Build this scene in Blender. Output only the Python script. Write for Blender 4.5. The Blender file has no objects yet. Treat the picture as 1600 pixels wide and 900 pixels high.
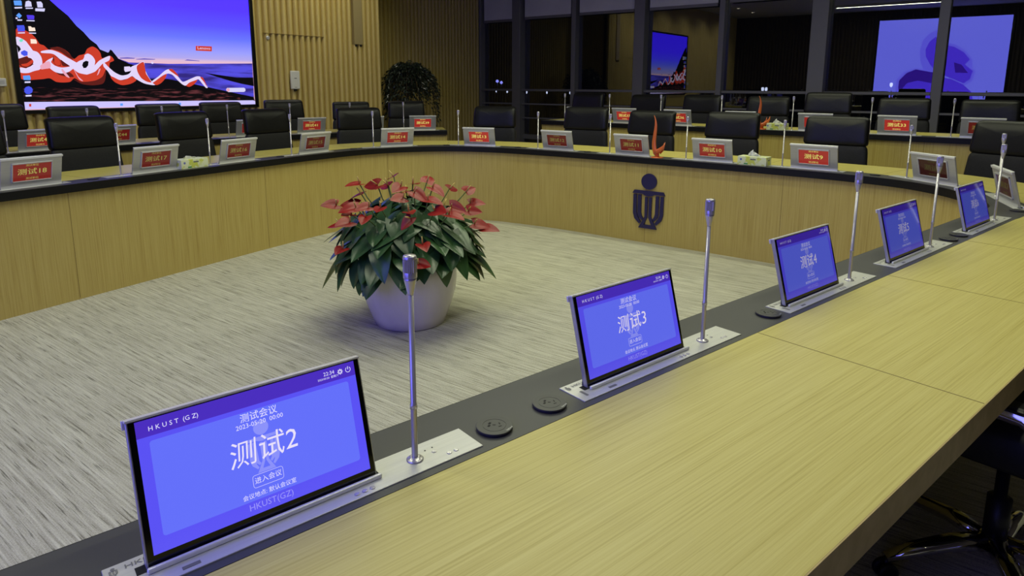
import bpy, bmesh, math, random
from mathutils import Vector, Matrix
from math import pi, sin, cos, radians as rad

# ------------------------------------------------------------------ camera, world, exposure
SC = bpy.context.scene
COL = SC.collection
cam_d = bpy.data.cameras.new('camera')
cam = bpy.data.objects.new('camera', cam_d)
COL.objects.link(cam)
cam_d.sensor_fit = 'HORIZONTAL'
cam_d.sensor_width = 36.0
cam_d.lens = 36.0 * 1026.93 / 1600.0
cam_d.shift_y = -(450.0 - 319.26) / 1600.0
cam_d.clip_start = 0.05
cam_d.clip_end = 400
YAW, PITCH, ROLL = 0.641774, 0.1819107, 0.00228545
_f = Vector((cos(YAW) * cos(PITCH), sin(YAW) * cos(PITCH), -sin(PITCH)))
_r = _f.cross(Vector((0, 0, 1))).normalized()
_u = _r.cross(_f)
_r2 = _r * cos(ROLL) + _u * sin(ROLL)
_u2 = -_r * sin(ROLL) + _u * cos(ROLL)
cam.matrix_world = Matrix(((_r2.x, _u2.x, -_f.x, 0), (_r2.y, _u2.y, -_f.y, 0), (_r2.z, _u2.z, -_f.z, 1.375), (0, 0, 0, 1)))
SC.camera = cam

SC.view_settings.view_transform = 'Standard'
SC.view_settings.look = 'None'
SC.view_settings.exposure = 0.0
SC.view_settings.gamma = 1.0
SC.view_settings.use_curve_mapping = False

W = bpy.data.worlds.new('night_sky')
SC.world = W
W.use_nodes = True
W.node_tree.nodes['Background'].inputs[0].default_value = (0.0016, 0.0018, 0.003, 1)
W.node_tree.nodes['Background'].inputs[1].default_value = 1.0

STRIP_POWER = 29.0          # radiance of the ceiling strips' diffusers
WASH_POWER = 66.0           # spots that wash the slatted screen wall
CEIL = 3.9
rnd = random.Random(7)

# ------------------------------------------------------------------ helpers
def s2l(c):
    return tuple((x / 255 / 12.92 if x / 255 <= 0.04045 else ((x / 255 + 0.055) / 1.055) ** 2.4) for x in c)

class MB:
    """collects shapes into one mesh"""
    def __init__(s):
        s.bm = bmesh.new()
        s.uv = s.bm.loops.layers.uv.new('UVMap')
    def face(s, vs, mi=0, smooth=False, uvs=None):
        try:
            f = s.bm.faces.new(vs)
        except ValueError:
            return None
        f.material_index = mi
        f.smooth = smooth
        if uvs:
            for l, w in zip(f.loops, uvs):
                l[s.uv].uv = w
        return f
    def poly(s, pts, mi=0):
        return s.face([s.bm.verts.new(p) for p in pts], mi)
    def box(s, x0, y0, z0, x1, y1, z1, mi=0, M=None, bev=0.0, seg=2):
        ps = [(x0, y0, z0), (x1, y0, z0), (x1, y1, z0), (x0, y1, z0), (x0, y0, z1), (x1, y0, z1), (x1, y1, z1), (x0, y1, z1)]
        vs = [s.bm.verts.new((M @ Vector(p)) if M else p) for p in ps]
        fs = []
        for q in ((0, 3, 2, 1), (4, 5, 6, 7), (0, 1, 5, 4), (1, 2, 6, 5), (2, 3, 7, 6), (3, 0, 4, 7)):
            fs.append(s.face([vs[i] for i in q], mi))
        if bev > 0:
            es = {e for f in fs for e in f.edges}
            r = bmesh.ops.bevel(s.bm, geom=list(es), offset=bev, segments=seg, affect='EDGES', profile=0.5)
            for f in r['faces']:
                f.material_index = mi
                f.smooth = True
        return s
    def prism(s, pts, lo, hi, axis='z', mi=0, M=None):
        def mk(p, h):
            v = {'z': (p[0], p[1], h), 'y': (p[0], h, p[1]), 'x': (h, p[0], p[1])}[axis]
            return (M @ Vector(v)) if M else v
        a = [s.bm.verts.new(mk(p, lo)) for p in pts]
        b = [s.bm.verts.new(mk(p, hi)) for p in pts]
        s.face(a[::-1], mi); s.face(b, mi)
        n = len(pts)
        for i in range(n):
            s.face([a[i], a[(i + 1) % n], b[(i + 1) % n], b[i]], mi)
        return s
    def lathe(s, prof, n=24, mi=0, M=None, smooth=True, cap=True):
        rings = []
        for r, z in prof:
            ring = []
            for k in range(n):
                p = Vector((r * cos(2 * pi * k / n), r * sin(2 * pi * k / n), z))
                ring.append(s.bm.verts.new((M @ p) if M else p))
            rings.append(ring)
        for a, b in zip(rings, rings[1:]):
            for k in range(n):
                s.face([a[k], a[(k + 1) % n], b[(k + 1) % n], b[k]], mi, smooth)
        if cap:
            s.face(rings[0][::-1], mi); s.face(rings[-1], mi)
        return s
    def tube(s, pts, rr, n=10, mi=0, flat=1.0, cap=True, flat_dir=None):
        P = [Vector(p) for p in pts]
        if not hasattr(rr, '__len__'):
            rr = [rr] * len(P)
        rings = []
        ref = None
        for i, p in enumerate(P):
            t = (P[min(i + 1, len(P) - 1)] - P[max(i - 1, 0)]).normalized()
            if flat_dir is not None:
                b = Vector(flat_dir)
                a = t.cross(b).normalized()
                b = a.cross(t).normalized()
            else:
                if ref is None:
                    ref = Vector((0, 0, 1)) if abs(t.z) < 0.9 else Vector((1, 0, 0))
                a = t.cross(ref).normalized()
                b = a.cross(t).normalized()
                ref = b
            ring = [s.bm.verts.new(p + (a * cos(2 * pi * k / n) + b * sin(2 * pi * k / n) * flat) * rr[i]) for k in range(n)]
            rings.append(ring)
        for a, b in zip(rings, rings[1:]):
            for k in range(n):
                s.face([a[k], a[(k + 1) % n], b[(k + 1) % n], b[k]], mi, True)
        if cap:
            s.face(rings[0][::-1], mi); s.face(rings[-1], mi)
        return s
    def grid(s, rows, mi=0, smooth=True, uvs=None, close=False):
        V = [[s.bm.verts.new(p) for p in r] for r in rows]
        for i in range(len(V) - 1):
            m = len(V[i])
            for j in range(m if close else m - 1):
                k = (j + 1) % m
                s.face([V[i][j], V[i][k], V[i + 1][k], V[i + 1][j]], mi, smooth,
                       [uvs[i][j], uvs[i][k], uvs[i + 1][k], uvs[i + 1][j]] if uvs else None)
        return V
    def add(s, mesh, M):
        n0 = len(s.bm.verts)
        s.bm.from_mesh(mesh)
        s.bm.verts.ensure_lookup_table()
        for v in s.bm.verts[n0:]:
            v.co = M @ v.co
        return s
    def mesh(s, name, mats, fix=True):
        if fix:
            bmesh.ops.recalc_face_normals(s.bm, faces=s.bm.faces[:])
        me = bpy.data.meshes.new(name)
        s.bm.to_mesh(me)
        s.bm.free()
        for m in (mats if isinstance(mats, (list, tuple)) else [mats]):
            me.materials.append(m)
        return me
    def build(s, name, mats, parent=None, fix=True):
        o = bpy.data.objects.new(name, s.mesh(name, mats, fix))
        COL.objects.link(o)
        if parent:
            o.parent = parent
        return o

def thing(name, label, cat, loc=(0, 0, 0), rot=0.0, group=None):
    o = bpy.data.objects.new(name, None)
    o.empty_display_size = 0.1
    COL.objects.link(o)
    o.location = loc
    o.rotation_euler = (0, 0, rot)
    return tag(o, label, cat, group)
def tag(o, label, cat, group=None):
    o['label'] = label
    o['category'] = cat
    if group:
        o['group'] = group
    return o
def struct(o):
    o['kind'] = 'structure'
    return o
def link_mesh(name, me, parent=None, M=None):
    o = bpy.data.objects.new(name, me)
    COL.objects.link(o)
    if parent:
        o.parent = parent
    if M is not None:
        o.matrix_local = M
    return o
def dup(root, loc, rot, label, group=None):
    r = root.copy(); COL.objects.link(r)
    r.location = loc; r.rotation_euler = (0, 0, rot); r['label'] = label
    if group:
        r['group'] = group
    for ch in list(root.children):
        c = ch.copy(); COL.objects.link(c); c.parent = r
        for g in list(ch.children):
            d = g.copy(); COL.objects.link(d); d.parent = c
    return r
_txt = {}
def text_mesh(body, size, shear=0.0):
    k = (body, size, shear)
    if k not in _txt:
        c = bpy.data.curves.new('lettering', 'FONT')
        c.body = body; c.size = size; c.shear = shear
        c.align_x = 'CENTER'; c.align_y = 'CENTER'
        c.resolution_u = 2
        o = bpy.data.objects.new('lettering', c)
        COL.objects.link(o)
        bpy.context.view_layer.update()
        me = bpy.data.meshes.new_from_object(o.evaluated_get(bpy.context.evaluated_depsgraph_get()))
        bpy.data.objects.remove(o)
        bpy.data.curves.remove(c)
        _txt[k] = me
    return _txt[k]

# ------------------------------------------------------------------ materials
def mat(name, rgb, rough=0.5, metal=0.0, spec=0.5, coat=0.0):
    m = bpy.data.materials.new(name)
    m.use_nodes = True
    b = m.node_tree.nodes['Principled BSDF']
    b.inputs['Base Color'].default_value = (*s2l(rgb), 1)
    b.inputs['Roughness'].default_value = rough
    b.inputs['Metallic'].default_value = metal
    b.inputs['Specular IOR Level'].default_value = spec
    b.inputs['Coat Weight'].default_value = coat
    return m
def N(m, t, **kw):
    n = m.node_tree.nodes.new(t)
    for k, v in kw.items():
        setattr(n, k, v)
    return n
def L(m, a, b):
    m.node_tree.links.new(a, b)
def noisy(m, rgb2, scale=(40, 40, 40), lo=0.35, hi=0.65, coord='Object', bump=0.0, detail=4.0, src=None):
    """varies the base colour towards rgb2 with stretched noise, and optional bump"""
    b = m.node_tree.nodes['Principled BSDF']
    tc = N(m, 'ShaderNodeTexCoord'); mp = N(m, 'ShaderNodeMapping'); nz = N(m, 'ShaderNodeTexNoise'); cr = N(m, 'ShaderNodeValToRGB')
    mp.inputs['Scale'].default_value = scale
    nz.inputs['Scale'].default_value = 1.0
    nz.inputs['Detail'].default_value = detail
    L(m, tc.outputs[coord], mp.inputs[0]); L(m, mp.outputs[0], nz.inputs['Vector']); L(m, nz.outputs['Fac'], cr.inputs[0])
    cr.color_ramp.elements[0].position = lo; cr.color_ramp.elements[1].position = hi
    cr.color_ramp.elements[0].color = b.inputs['Base Color'].default_value[:]
    cr.color_ramp.elements[1].color = (*s2l(rgb2), 1)
    L(m, cr.outputs[0], b.inputs['Base Color'])
    if bump:
        bp = N(m, 'ShaderNodeBump'); bp.inputs['Strength'].default_value = bump; bp.inputs['Distance'].default_value = 0.002
        L(m, nz.outputs['Fac'], bp.inputs['Height']); L(m, bp.outputs[0], b.inputs['Normal'])
    return m
def emis(name, rgb, strength=1.0, sample=False, lin=None):
    m = bpy.data.materials.new(name)
    m.use_nodes = True
    b = m.node_tree.nodes['Principled BSDF']
    b.inputs['Base Color'].default_value = (0.004, 0.004, 0.004, 1)
    b.inputs['Roughness'].default_value = 0.12
    b.inputs['Emission Color'].default_value = (*(lin or s2l(rgb)), 1)
    b.inputs['Emission Strength'].default_value = strength
    m.cycles.emission_sampling = 'AUTO' if sample else 'NONE'
    return m

def wood(name, base, dark, light, scale, coord='UV', rough=0.38):
    m = mat(name, base, rough, 0, 0.4)
    b = m.node_tree.nodes['Principled BSDF']
    tc = N(m, 'ShaderNodeTexCoord'); mp = N(m, 'ShaderNodeMapping'); mp.inputs['Scale'].default_value = scale
    n1 = N(m, 'ShaderNodeTexNoise'); n1.inputs['Scale'].default_value = 1.0; n1.inputs['Detail'].default_value = 5.0; n1.inputs['Roughness'].default_value = 0.65
    mp2 = N(m, 'ShaderNodeMapping'); mp2.inputs['Scale'].default_value = tuple(v * 0.17 for v in scale)
    n2 = N(m, 'ShaderNodeTexNoise'); n2.inputs['Scale'].default_value = 1.0; n2.inputs['Detail'].default_value = 2.0
    L(m, tc.outputs[coord], mp.inputs[0]); L(m, tc.outputs[coord], mp2.inputs[0])
    L(m, mp.outputs[0], n1.inputs['Vector']); L(m, mp2.outputs[0], n2.inputs['Vector'])
    mx = N(m, 'ShaderNodeMath', operation='MULTIPLY_ADD'); mx.inputs[1].default_value = 0.8
    ad = N(m, 'ShaderNodeMath', operation='MULTIPLY'); ad.inputs[1].default_value = 0.2
    L(m, n2.outputs['Fac'], ad.inputs[0]); L(m, n1.outputs['Fac'], mx.inputs[0]); L(m, ad.outputs[0], mx.inputs[2])
    cr = N(m, 'ShaderNodeValToRGB')
    e = cr.color_ramp.elements
    e[0].position = 0.36; e[0].color = (*s2l(dark), 1)
    e[1].position = 0.62; e[1].color = (*s2l(light), 1)
    k = cr.color_ramp.elements.new(0.47); k.color = (*s2l(base), 1)
    L(m, mx.outputs[0], cr.inputs[0]); L(m, cr.outputs[0], b.inputs['Base Color'])
    return m

M_TOP = wood('ash_veneer_top', (206, 193, 106), (190, 175, 87), (215, 204, 119), (2.6, 260, 1))
M_EDGE = noisy(mat('ash_veneer_edge', (196, 172, 112), 0.5), (180, 156, 98), (30, 4, 30), coord='Object')
M_PANEL = wood('ash_veneer_panel', (184, 164, 90), (170, 148, 76), (193, 175, 101), (120, 2.0, 1), rough=0.45)
M_SLAT = wood('ash_slats', (198, 177, 106), (186, 163, 92), (206, 186, 118), (40, 40, 1.2), coord='Object', rough=0.5)
M_SLAT_D = mat('unlit_look_slats', (70, 60, 46), 0.6)  # rear wall's unlit look put into a darkened slat colour
M_BLACK = mat('black_laminate', (72, 72, 70), 0.42, 0, 0.4)
M_BLACK_EDGE = mat('black_edge_band', (11, 11, 12), 0.5, 0, 0.3)
M_DARKBOARD = mat('dark_board', (26, 24, 22), 0.7)
M_SEAM = mat('joint_line', (150, 134, 78), 0.8)
M_SEAM_D = mat('panel_joint_line', (128, 108, 58), 0.8)
M_ALU = noisy(mat('brushed_aluminium', (196, 196, 190), 0.36, 0.5), (190, 190, 186), (4, 300, 300), 0.3, 0.7)
M_ALU_S = mat('satin_aluminium', (206, 206, 204), 0.36, 0.45)
M_STEEL = mat('polished_steel', (206, 203, 203), 0.25, 0.5)
M_RIM = mat('lit_edge_aluminium', (238, 238, 234), 0.3, 0.25)  # ceiling light caught on the edges put into a lighter colour
M_CHROME = mat('chrome', (215, 212, 205), 0.08, 1.0)
M_GLASSBLACK = mat('black_screen_glass', (8, 8, 9), 0.1, 0, 0.5)
M_HOLE = mat('dark_recess', (6, 6, 6), 0.8)
M_LEATHER = noisy(mat('black_leather', (13, 13, 14), 0.42, 0, 0.3), (17, 17, 18), (90, 90, 90), 0.4, 0.6, bump=0.12)
M_LEATHER_D = noisy(mat('charcoal_leather', (30, 30, 30), 0.58, 0, 0.3), (34, 34, 34), (90, 90, 90), 0.4, 0.6, bump=0.12)
M_PLASTIC = mat('black_plastic', (20, 20, 21), 0.45)
M_SOCKET = mat('charcoal_socket_plastic', (58, 58, 57), 0.4)
M_PRINT = mat('engraved_grey', (120, 120, 116), 0.6)
M_PLATE = noisy(mat('white_anodised_plate', (214, 214, 206), 0.4, 0.35), (204, 204, 197), (6, 260, 260), 0.3, 0.7)
M_POT = noisy(mat('white_glazed_pot', (214, 209, 216), 0.22, 0, 0.5, 0.3), (203, 198, 205), (9, 9, 2), 0.4, 0.7)
M_SOIL = noisy(mat('potting_soil', (40, 30, 22), 0.95), (66, 52, 38), (60, 60, 60))
M_LEAF = noisy(mat('anthurium_leaf', (36, 68, 36), 0.28, 0, 0.5), (62, 98, 56), (9, 9, 9), 0.35, 0.7)
M_STEM = mat('green_stem', (92, 112, 52), 0.5)
M_SPATHE = noisy(mat('red_spathe', (146, 19, 15), 0.36, 0, 0.4), (112, 22, 24), (11, 11, 11), 0.45, 0.75)
M_SPADIX = mat('yellow_spadix', (206, 180, 96), 0.5)
M_FICUS = noisy(mat('ficus_leaf', (30, 40, 28), 0.3, 0, 0.6), (58, 68, 58), (3, 3, 3), 0.4, 0.7)
M_BARK = noisy(mat('ficus_bark', (84, 70, 52), 0.9), (56, 46, 34), (20, 20, 6))
M_ORANGE = mat('orange_lacquer', (206, 104, 48), 0.34, 0, 0.5, 0.2)
M_EMBLEM = mat('navy_acrylic', (30, 24, 78), 0.35)
M_WHITE = mat('white_plastic', (214, 214, 204), 0.4)
M_TISSUE = mat('white_tissue', (236, 236, 228), 0.8)
M_BOX = noisy(mat('printed_tissue_carton', (226, 232, 190), 0.45), (206, 214, 92), (22, 22, 22), 0.52, 0.6)
M_GREENPRINT = mat('green_print', (70, 150, 70), 0.5)
M_GREYPRINT = mat('grey_print', (110, 112, 110), 0.5)
M_BLUEPRINT = mat('blue_print', (110, 116, 180), 0.5)
M_FRAME = mat('dark_window_frame', (126, 125, 128), 0.5, 0.1)
M_BLIND = noisy(mat('grey_blind_fabric', (228, 228, 230), 0.9), (218, 218, 222), (2, 2, 2))
M_CEIL = mat('white_ceiling', (170, 168, 162), 0.9)
M_WALLPAINT = mat('dark_painted_wall', (58, 52, 46), 0.8)
M_BEZEL = mat('black_screen_frame', (12, 12, 14), 0.3)
M_GREYSTRIP = mat('grey_flush_panel', (158, 142, 96), 0.5)
M_LAMP = emis('ceiling_diffuser', (255, 247, 226), STRIP_POWER, True, (0.90, 0.93, 0.66))
M_SPOTLAMP = emis('downlight_lens', (255, 240, 220), 9.0)
M_CITY = emis('distant_lamp_glow', (225, 230, 255), 3.0)
M_CITY_B = emis('distant_lamp_violet', (150, 150, 255), 3.5)

# carpet: streaks along the room's depth
def carpet():
    m = mat('streaked_carpet', (160, 158, 144), 0.95, 0, 0.15)
    b = m.node_tree.nodes['Principled BSDF']
    tc = N(m, 'ShaderNodeTexCoord')
    def nz(sc, det, ro=0.6):
        mp = N(m, 'ShaderNodeMapping'); mp.inputs['Scale'].default_value = sc
        n = N(m, 'ShaderNodeTexNoise'); n.inputs['Scale'].default_value = 1; n.inputs['Detail'].default_value = det; n.inputs['Roughness'].default_value = ro
        L(m, tc.outputs['Object'], mp.inputs[0]); L(m, mp.outputs[0], n.inputs['Vector'])
        return n.outputs['Fac']
    a = nz((130, 2.6, 1), 5, 0.72); c = nz((60, 0.9, 1), 2); d = nz((190, 210, 1), 2, 0.7)
    m1 = N(m, 'ShaderNodeMath', operation='MULTIPLY_ADD'); m1.inputs[1].default_value = 0.50
    m2 = N(m, 'ShaderNodeMath', operation='MULTIPLY_ADD'); m2.inputs[1].default_value = 0.20
    m3 = N(m, 'ShaderNodeMath', operation='MULTIPLY'); m3.inputs[1].default_value = 0.30
    L(m, d, m3.inputs[0]); L(m, c, m2.inputs[0]); L(m, m3.outputs[0], m2.inputs[2]); L(m, a, m1.inputs[0]); L(m, m2.outputs[0], m1.inputs[2])
    cr = N(m, 'ShaderNodeValToRGB')
    e = cr.color_ramp.elements
    e[0].position = 0.34; e[0].color = (*s2l((122, 119, 101)), 1)
    e[1].position = 0.60; e[1].color = (*s2l((212, 211, 191)), 1)
    k = e.new(0.45); k.color = (*s2l((172, 169, 150)), 1)
    L(m, m1.outputs[0], cr.inputs[0])
    dash = nz((170, 5.0, 1), 3, 0.55); dr = N(m, 'ShaderNodeValToRGB')            # thin dark dashes in the pile
    dr.color_ramp.elements[0].position = 0.33; dr.color_ramp.elements[0].color = (0.42, 0.42, 0.40, 1)
    dr.color_ramp.elements[1].position = 0.43; dr.color_ramp.elements[1].color = (1, 1, 1, 1)
    ml = N(m, 'ShaderNodeMix', data_type='RGBA', blend_type='MULTIPLY'); ml.inputs[0].default_value = 1.0
    L(m, dash, dr.inputs[0]); L(m, cr.outputs[0], ml.inputs[6]); L(m, dr.outputs[0], ml.inputs[7]); L(m, ml.outputs[2], b.inputs['Base Color'])
    bp = N(m, 'ShaderNodeBump'); bp.inputs['Strength'].default_value = 0.5; bp.inputs['Distance'].default_value = 0.004
    L(m, m1.outputs[0], bp.inputs['Height']); L(m, bp.outputs[0], b.inputs['Normal'])
    return m
M_CARPET = carpet()

# window glass: see-through with a faint mirror coat
def glass():
    m = bpy.data.materials.new('window_glass')
    m.use_nodes = True
    nt = m.node_tree
    nt.nodes.remove(nt.nodes['Principled BSDF'])
    t = N(m, 'ShaderNodeBsdfTransparent'); t.inputs[0].default_value = (0.55, 0.57, 0.6, 1)
    g = N(m, 'ShaderNodeBsdfGlossy'); g.inputs['Roughness'].default_value = 0.0; g.inputs['Color'].default_value = (1, 1, 1, 1)
    mx = N(m, 'ShaderNodeMixShader'); mx.inputs[0].default_value = 0.13
    L(m, t.outputs[0], mx.inputs[1]); L(m, g.outputs[0], mx.inputs[2]); L(m, mx.outputs[0], nt.nodes['Material Output'].inputs[0])
    return m
M_GLASS = glass()

# ------------------------------------------------------------------ plan of the room (metres; u across, v deep)
U_WIN, V_SCR, V_REC, U_BACK, V_NEAR = 12.25, 9.0, 10.03, -2.3, -3.6
TD = Vector((0.9718, -0.2357)); TN = Vector((0.2357, 0.9718))         # near desk: along, inward
ROT_T = math.atan2(TD.y, TD.x)
def near(t, y, z=0.75):
    p = TD * t + TN * y
    return Vector((p.x, p.y, z))

def spline(pts, n=10):
    P = [Vector(p) for p in pts]
    P = [2 * P[0] - P[1]] + P + [2 * P[-1] - P[-2]]
    o = []
    for i in range(1, len(P) - 2):
        a, b, c, d = P[i - 1:i + 3]
        for k in range(n):
            t = k / n
            o.append(0.5 * ((2 * b) + (c - a) * t + (2 * a - 5 * b + 4 * c - d) * t * t + (3 * b - a - 3 * c + d) * t ** 3))
    o.append(P[-2])
    return o
class Path:
    def __init__(s, pts):
        s.P = spline(pts)
        s.S = [0.0]
        for a, b in zip(s.P, s.P[1:]):
            s.S.append(s.S[-1] + (b - a).length)
        s.T = []
        for i in range(len(s.P)):
            s.T.append((s.P[min(i + 1, len(s.P) - 1)] - s.P[max(i - 1, 0)]).normalized())
        s.Nn = [Vector((-t.y, t.x)) for t in s.T]       # outward, towards the sitters
    def off(s, i, d):
        return s.P[i] + s.Nn[i] * d
    def nearest(s, uv):
        uv = Vector(uv[:2])
        return min(range(len(s.P)), key=lambda i: (s.P[i] - uv).length)
    def at(s, uv, d):
        """point at offset d nearest to uv, and the rotation whose +y looks inward"""
        i = s.nearest(uv)
        best = None
        for j in (max(i - 1, 0), min(i, len(s.P) - 2)):
            a, b = s.P[j], s.P[j + 1]
            t = max(0, min(1, (Vector(uv[:2]) - a).dot(b - a) / (b - a).length_squared))
            q = a.lerp(b, t); e = (q - Vector(uv[:2])).length
            if best is None or e < best[0]:
                n = s.Nn[j].lerp(s.Nn[j + 1], t).normalized()
                best = (e, q, n)
        e, q, n = best
        p = q + n * d
        return Vector((p.x, p.y)), math.atan2(-n.y, -n.x) - pi / 2

MAIN_PTS = [(-0.4, 4.34), (0.4, 4.46), (1.2, 4.575), (2.2, 4.715), (3.1, 4.84), (3.65, 4.90), (4.15, 4.90), (4.6, 4.75), (4.93, 4.46), (5.10, 4.08),
            (5.17, 3.6), (5.19, 3.1), (5.18, 2.5), (5.17, 1.9), (5.15, 1.4), (5.11, 0.95), (5.02, 0.58), (4.88, 0.36), (4.68, 0.19), (4.42, 0.075), (4.2, 0.025), (3.97, 0.07)]
for t in (3.7, 3.0, 2.0, 1.0, 0.0, -1.0):
    MAIN_PTS.append(tuple(TN * 1.0087 + TD * t))
MAIN = Path(MAIN_PTS)
BACK = Path([(0.3, 6.28), (1.0, 6.47), (1.7, 6.62), (2.4, 6.70), (3.1, 6.74), (3.8, 6.72), (4.4, 6.63), (4.95, 6.47), (5.45, 6.24), (5.9, 5.93), (6.2, 5.66)])
RIGHT = Path([(7.33, 5.0), (7.33, 4.0), (7.31, 3.0), (7.30, 2.0), (7.29, 1.0), (7.27, 0.0), (7.25, -1.0)])
Z_MAIN, Z_BACK, Z_RIGHT, Z_STEP = 0.75, 0.785, 0.89, 0.14

# ------------------------------------------------------------------ room shell
b = MB(); b.box(U_BACK - 0.1, V_NEAR - 0.1, -0.1, 12.6, 10.2, 0.0); struct(b.build('floor', M_CARPET))
b = MB(); b.box(6.62, V_NEAR, 0.0, 12.1, 5.5, Z_STEP); struct(b.build('trim_1', M_CARPET))       # the low step the window row stands on
b = MB(); b.box(U_BACK - 0.1, V_NEAR - 0.1, CEIL, 12.6, 10.2, CEIL + 0.1); struct(b.build('ceiling', M_CEIL))

def slat_wall(name, p0, p1, z0, z1, pitch, depth, inward, thick=0.1, m=None):
    """ribbed timber wall from p0 to p1; ribs swell towards 'inward'"""
    b = MB()
    p0, p1, nv = Vector(p0), Vector(p1), Vector(inward)
    ln = (p1 - p0).length; d = (p1 - p0) / ln
    n = int(round(ln / pitch)); pt = ln / n
    prof = []
    for k in range(n):
        s0 = k * pt
        for t, h in ((0.0, 0.0), (0.2, 0.0), (0.22, 0.5), (0.28, 0.82), (0.38, 0.97), (0.55, 1.0), (0.74, 0.84), (0.90, 0.5), (0.985, 0.1)):
            prof.append((s0 + t * pt, h * depth))
    prof.append((ln, 0.0))
    lo, hi = [], []
    for s_, h in prof:
        q = p0 + d * s_ + nv * h
        lo.append(b.bm.verts.new((q.x, q.y, z0))); hi.append(b.bm.verts.new((q.x, q.y, z1)))
    for i in range(len(prof) - 1):
        b.face([lo[i], lo[i + 1], hi[i + 1], hi[i]], 0, i % 9 not in (0, 1, 8))
    q0, q1 = p0 - nv * thick, p1 - nv * thick
    vs = [b.bm.verts.new((q.x, q.y, z)) for q, z in ((q0, z0), (q1, z0), (q1, z1), (q0, z1))]
    b.face(vs)
    b.face([lo[0], vs[0], vs[3], hi[0]]); b.face([vs[1], lo[-1], hi[-1], vs[2]])
    return struct(b.build(name, m or M_SLAT, fix=False))
slat_wall('wall_left', (U_BACK, V_SCR), (8.12, V_SCR), 0, CEIL, 0.104, 0.06, (0, -1))
slat_wall('wall_recess', (8.12, V_REC), (12.3, V_REC), 0, CEIL, 0.104, 0.05, (0, -1))
slat_wall('wall_back', (U_BACK, V_NEAR), (U_BACK, V_SCR), 0, CEIL, 0.12, 0.034, (1, 0), m=M_SLAT_D)
b = MB(); b.box(8.02, V_SCR + 0.02, 0, 8.12, V_REC + 0.1, CEIL); struct(b.build('wall_return', M_SLAT))
b = MB(); b.box(U_BACK, V_NEAR - 0.1, 0, 12.4, V_NEAR, CEIL); struct(b.build('wall_near', M_WALLPAINT))

# concealed door in the ribbed wall, its top joint and the little grey door contact
def zs(v): return V_SCR - 0.062 - v
b = MB(); b.box(5.83, zs(0.0005), 2.1, 6.90, zs(-0.05), 2.105)
dr = struct(b.build('door_1', M_SEAM_D))
b = MB(); b.lathe([(0.03, 0), (0.03, 0.012), (0.02, 0.016)], 16, M=Matrix.Translation((5.88, zs(0), 2.035)) @ Matrix.Rotation(pi / 2, 4, 'X')); b.build('door_contact', M_ALU_S, dr)
# flush grey panel strip in the ribs, two dark groove ends below it
b = MB(); b.box(7.515, zs(0.008), 2.02, 7.70, V_SCR - 0.005, CEIL)
st = struct(b.build('trim_2', M_GREYSTRIP))
b = MB()
for x in (7.555, 7.655):
    b.box(x - 0.02, zs(0.008), 1.985, x + 0.02, V_SCR - 0.01, 2.015)
b.build('groove_end', M_HOLE, st)

# window wall: posts, glass bays, rails
def bay_posts():
    posts = [(9.95, 10.02), (8.80, 9.02), (7.40, 7.50), (5.82, 6.04), (4.27, 4.37), (2.53, 2.79), (0.85, 0.99), (-0.75, -0.55), (-2.2, -2.1), (-3.6, -3.45)]
    for k, (a, c) in enumerate(posts):
        b = MB(); wide = (c - a) > 0.16
        b.box(U_WIN - (0.20 if wide else 0.16), a, 0, U_WIN + 0.06, c, CEIL, bev=0.008)
        struct(b.build('trim_%d' % (k + 3), M_FRAME))
    for k in range(len(posts) - 1):
        hi, lo = posts[k][0], posts[k + 1][1]
        b = MB()
        b.box(U_WIN - 0.006, lo - 0.02, 0.06, U_WIN + 0.006, hi + 0.02, CEIL)
        w = struct(b.build('window_%d' % (k + 1), M_GLASS))
        b = MB()
        b.box(U_WIN - 0.06, lo, 0.14, U_WIN + 0.04, hi, 0.24)
        b.build('window_frame', M_FRAME, w)
        b = MB(); b.box(U_WIN - 0.13, lo, 1.205, U_WIN - 0.07, hi, 1.255, bev=0.01); b.build('top_rail', M_FRAME, w)
        for z in (0.925, 0.615):
            b = MB(); b.box(U_WIN - 0.115, lo, z - 0.016, U_WIN - 0.085, hi, z + 0.016); b.build('rail', M_FRAME, w)
    return posts
POSTS = bay_posts()
b = MB(); b.prism([(12.15, 10.03), (12.15, 9.99), (12.4, 9.99), (12.4, 10.13)], 0, CEIL); struct(b.build('trim_13', M_FRAME))

BL_TXT = ['grey roller blind in the window bay next to the slatted recess wall', 'grey roller blind in the second window bay from the slatted recess wall',
          'grey roller blind in the third window bay from the slatted recess wall', 'grey roller blind in the window bay above the small screen reflection',
          'grey roller blind in the window bay left of the widest post', 'grey roller blind pulled up right of the widest post', 'grey roller blind pulled up in the rightmost bay in view']
for k in range(7):
    hi, lo = POSTS[k][0], POSTS[k + 1][1]
    zb = (2.77, 2.79, 2.80, 2.80, 2.84, 3.05, 3.05)[k]
    r = thing('roller_blind', BL_TXT[k], 'blind', (U_WIN - 0.09, (hi + lo) / 2, zb), 0, 'roller blinds on the window wall')
    h = (hi - lo) / 2 - 0.055
    b = MB(); b.box(-0.004, -h, 0.02, 0.004, h, CEIL - zb - 0.06); b.build('blind_fabric', M_BLIND, r)
    b = MB(); b.box(-0.014, -h, -0.035, 0.014, h, 0.022, bev=0.006); b.build('bottom_bar', M_FRAME, r)
    b = MB(); b.tube([(0, -h, CEIL - zb - 0.06), (0, h, CEIL - zb - 0.06)], 0.035, 12); b.build('roller', M_FRAME, r)

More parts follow.
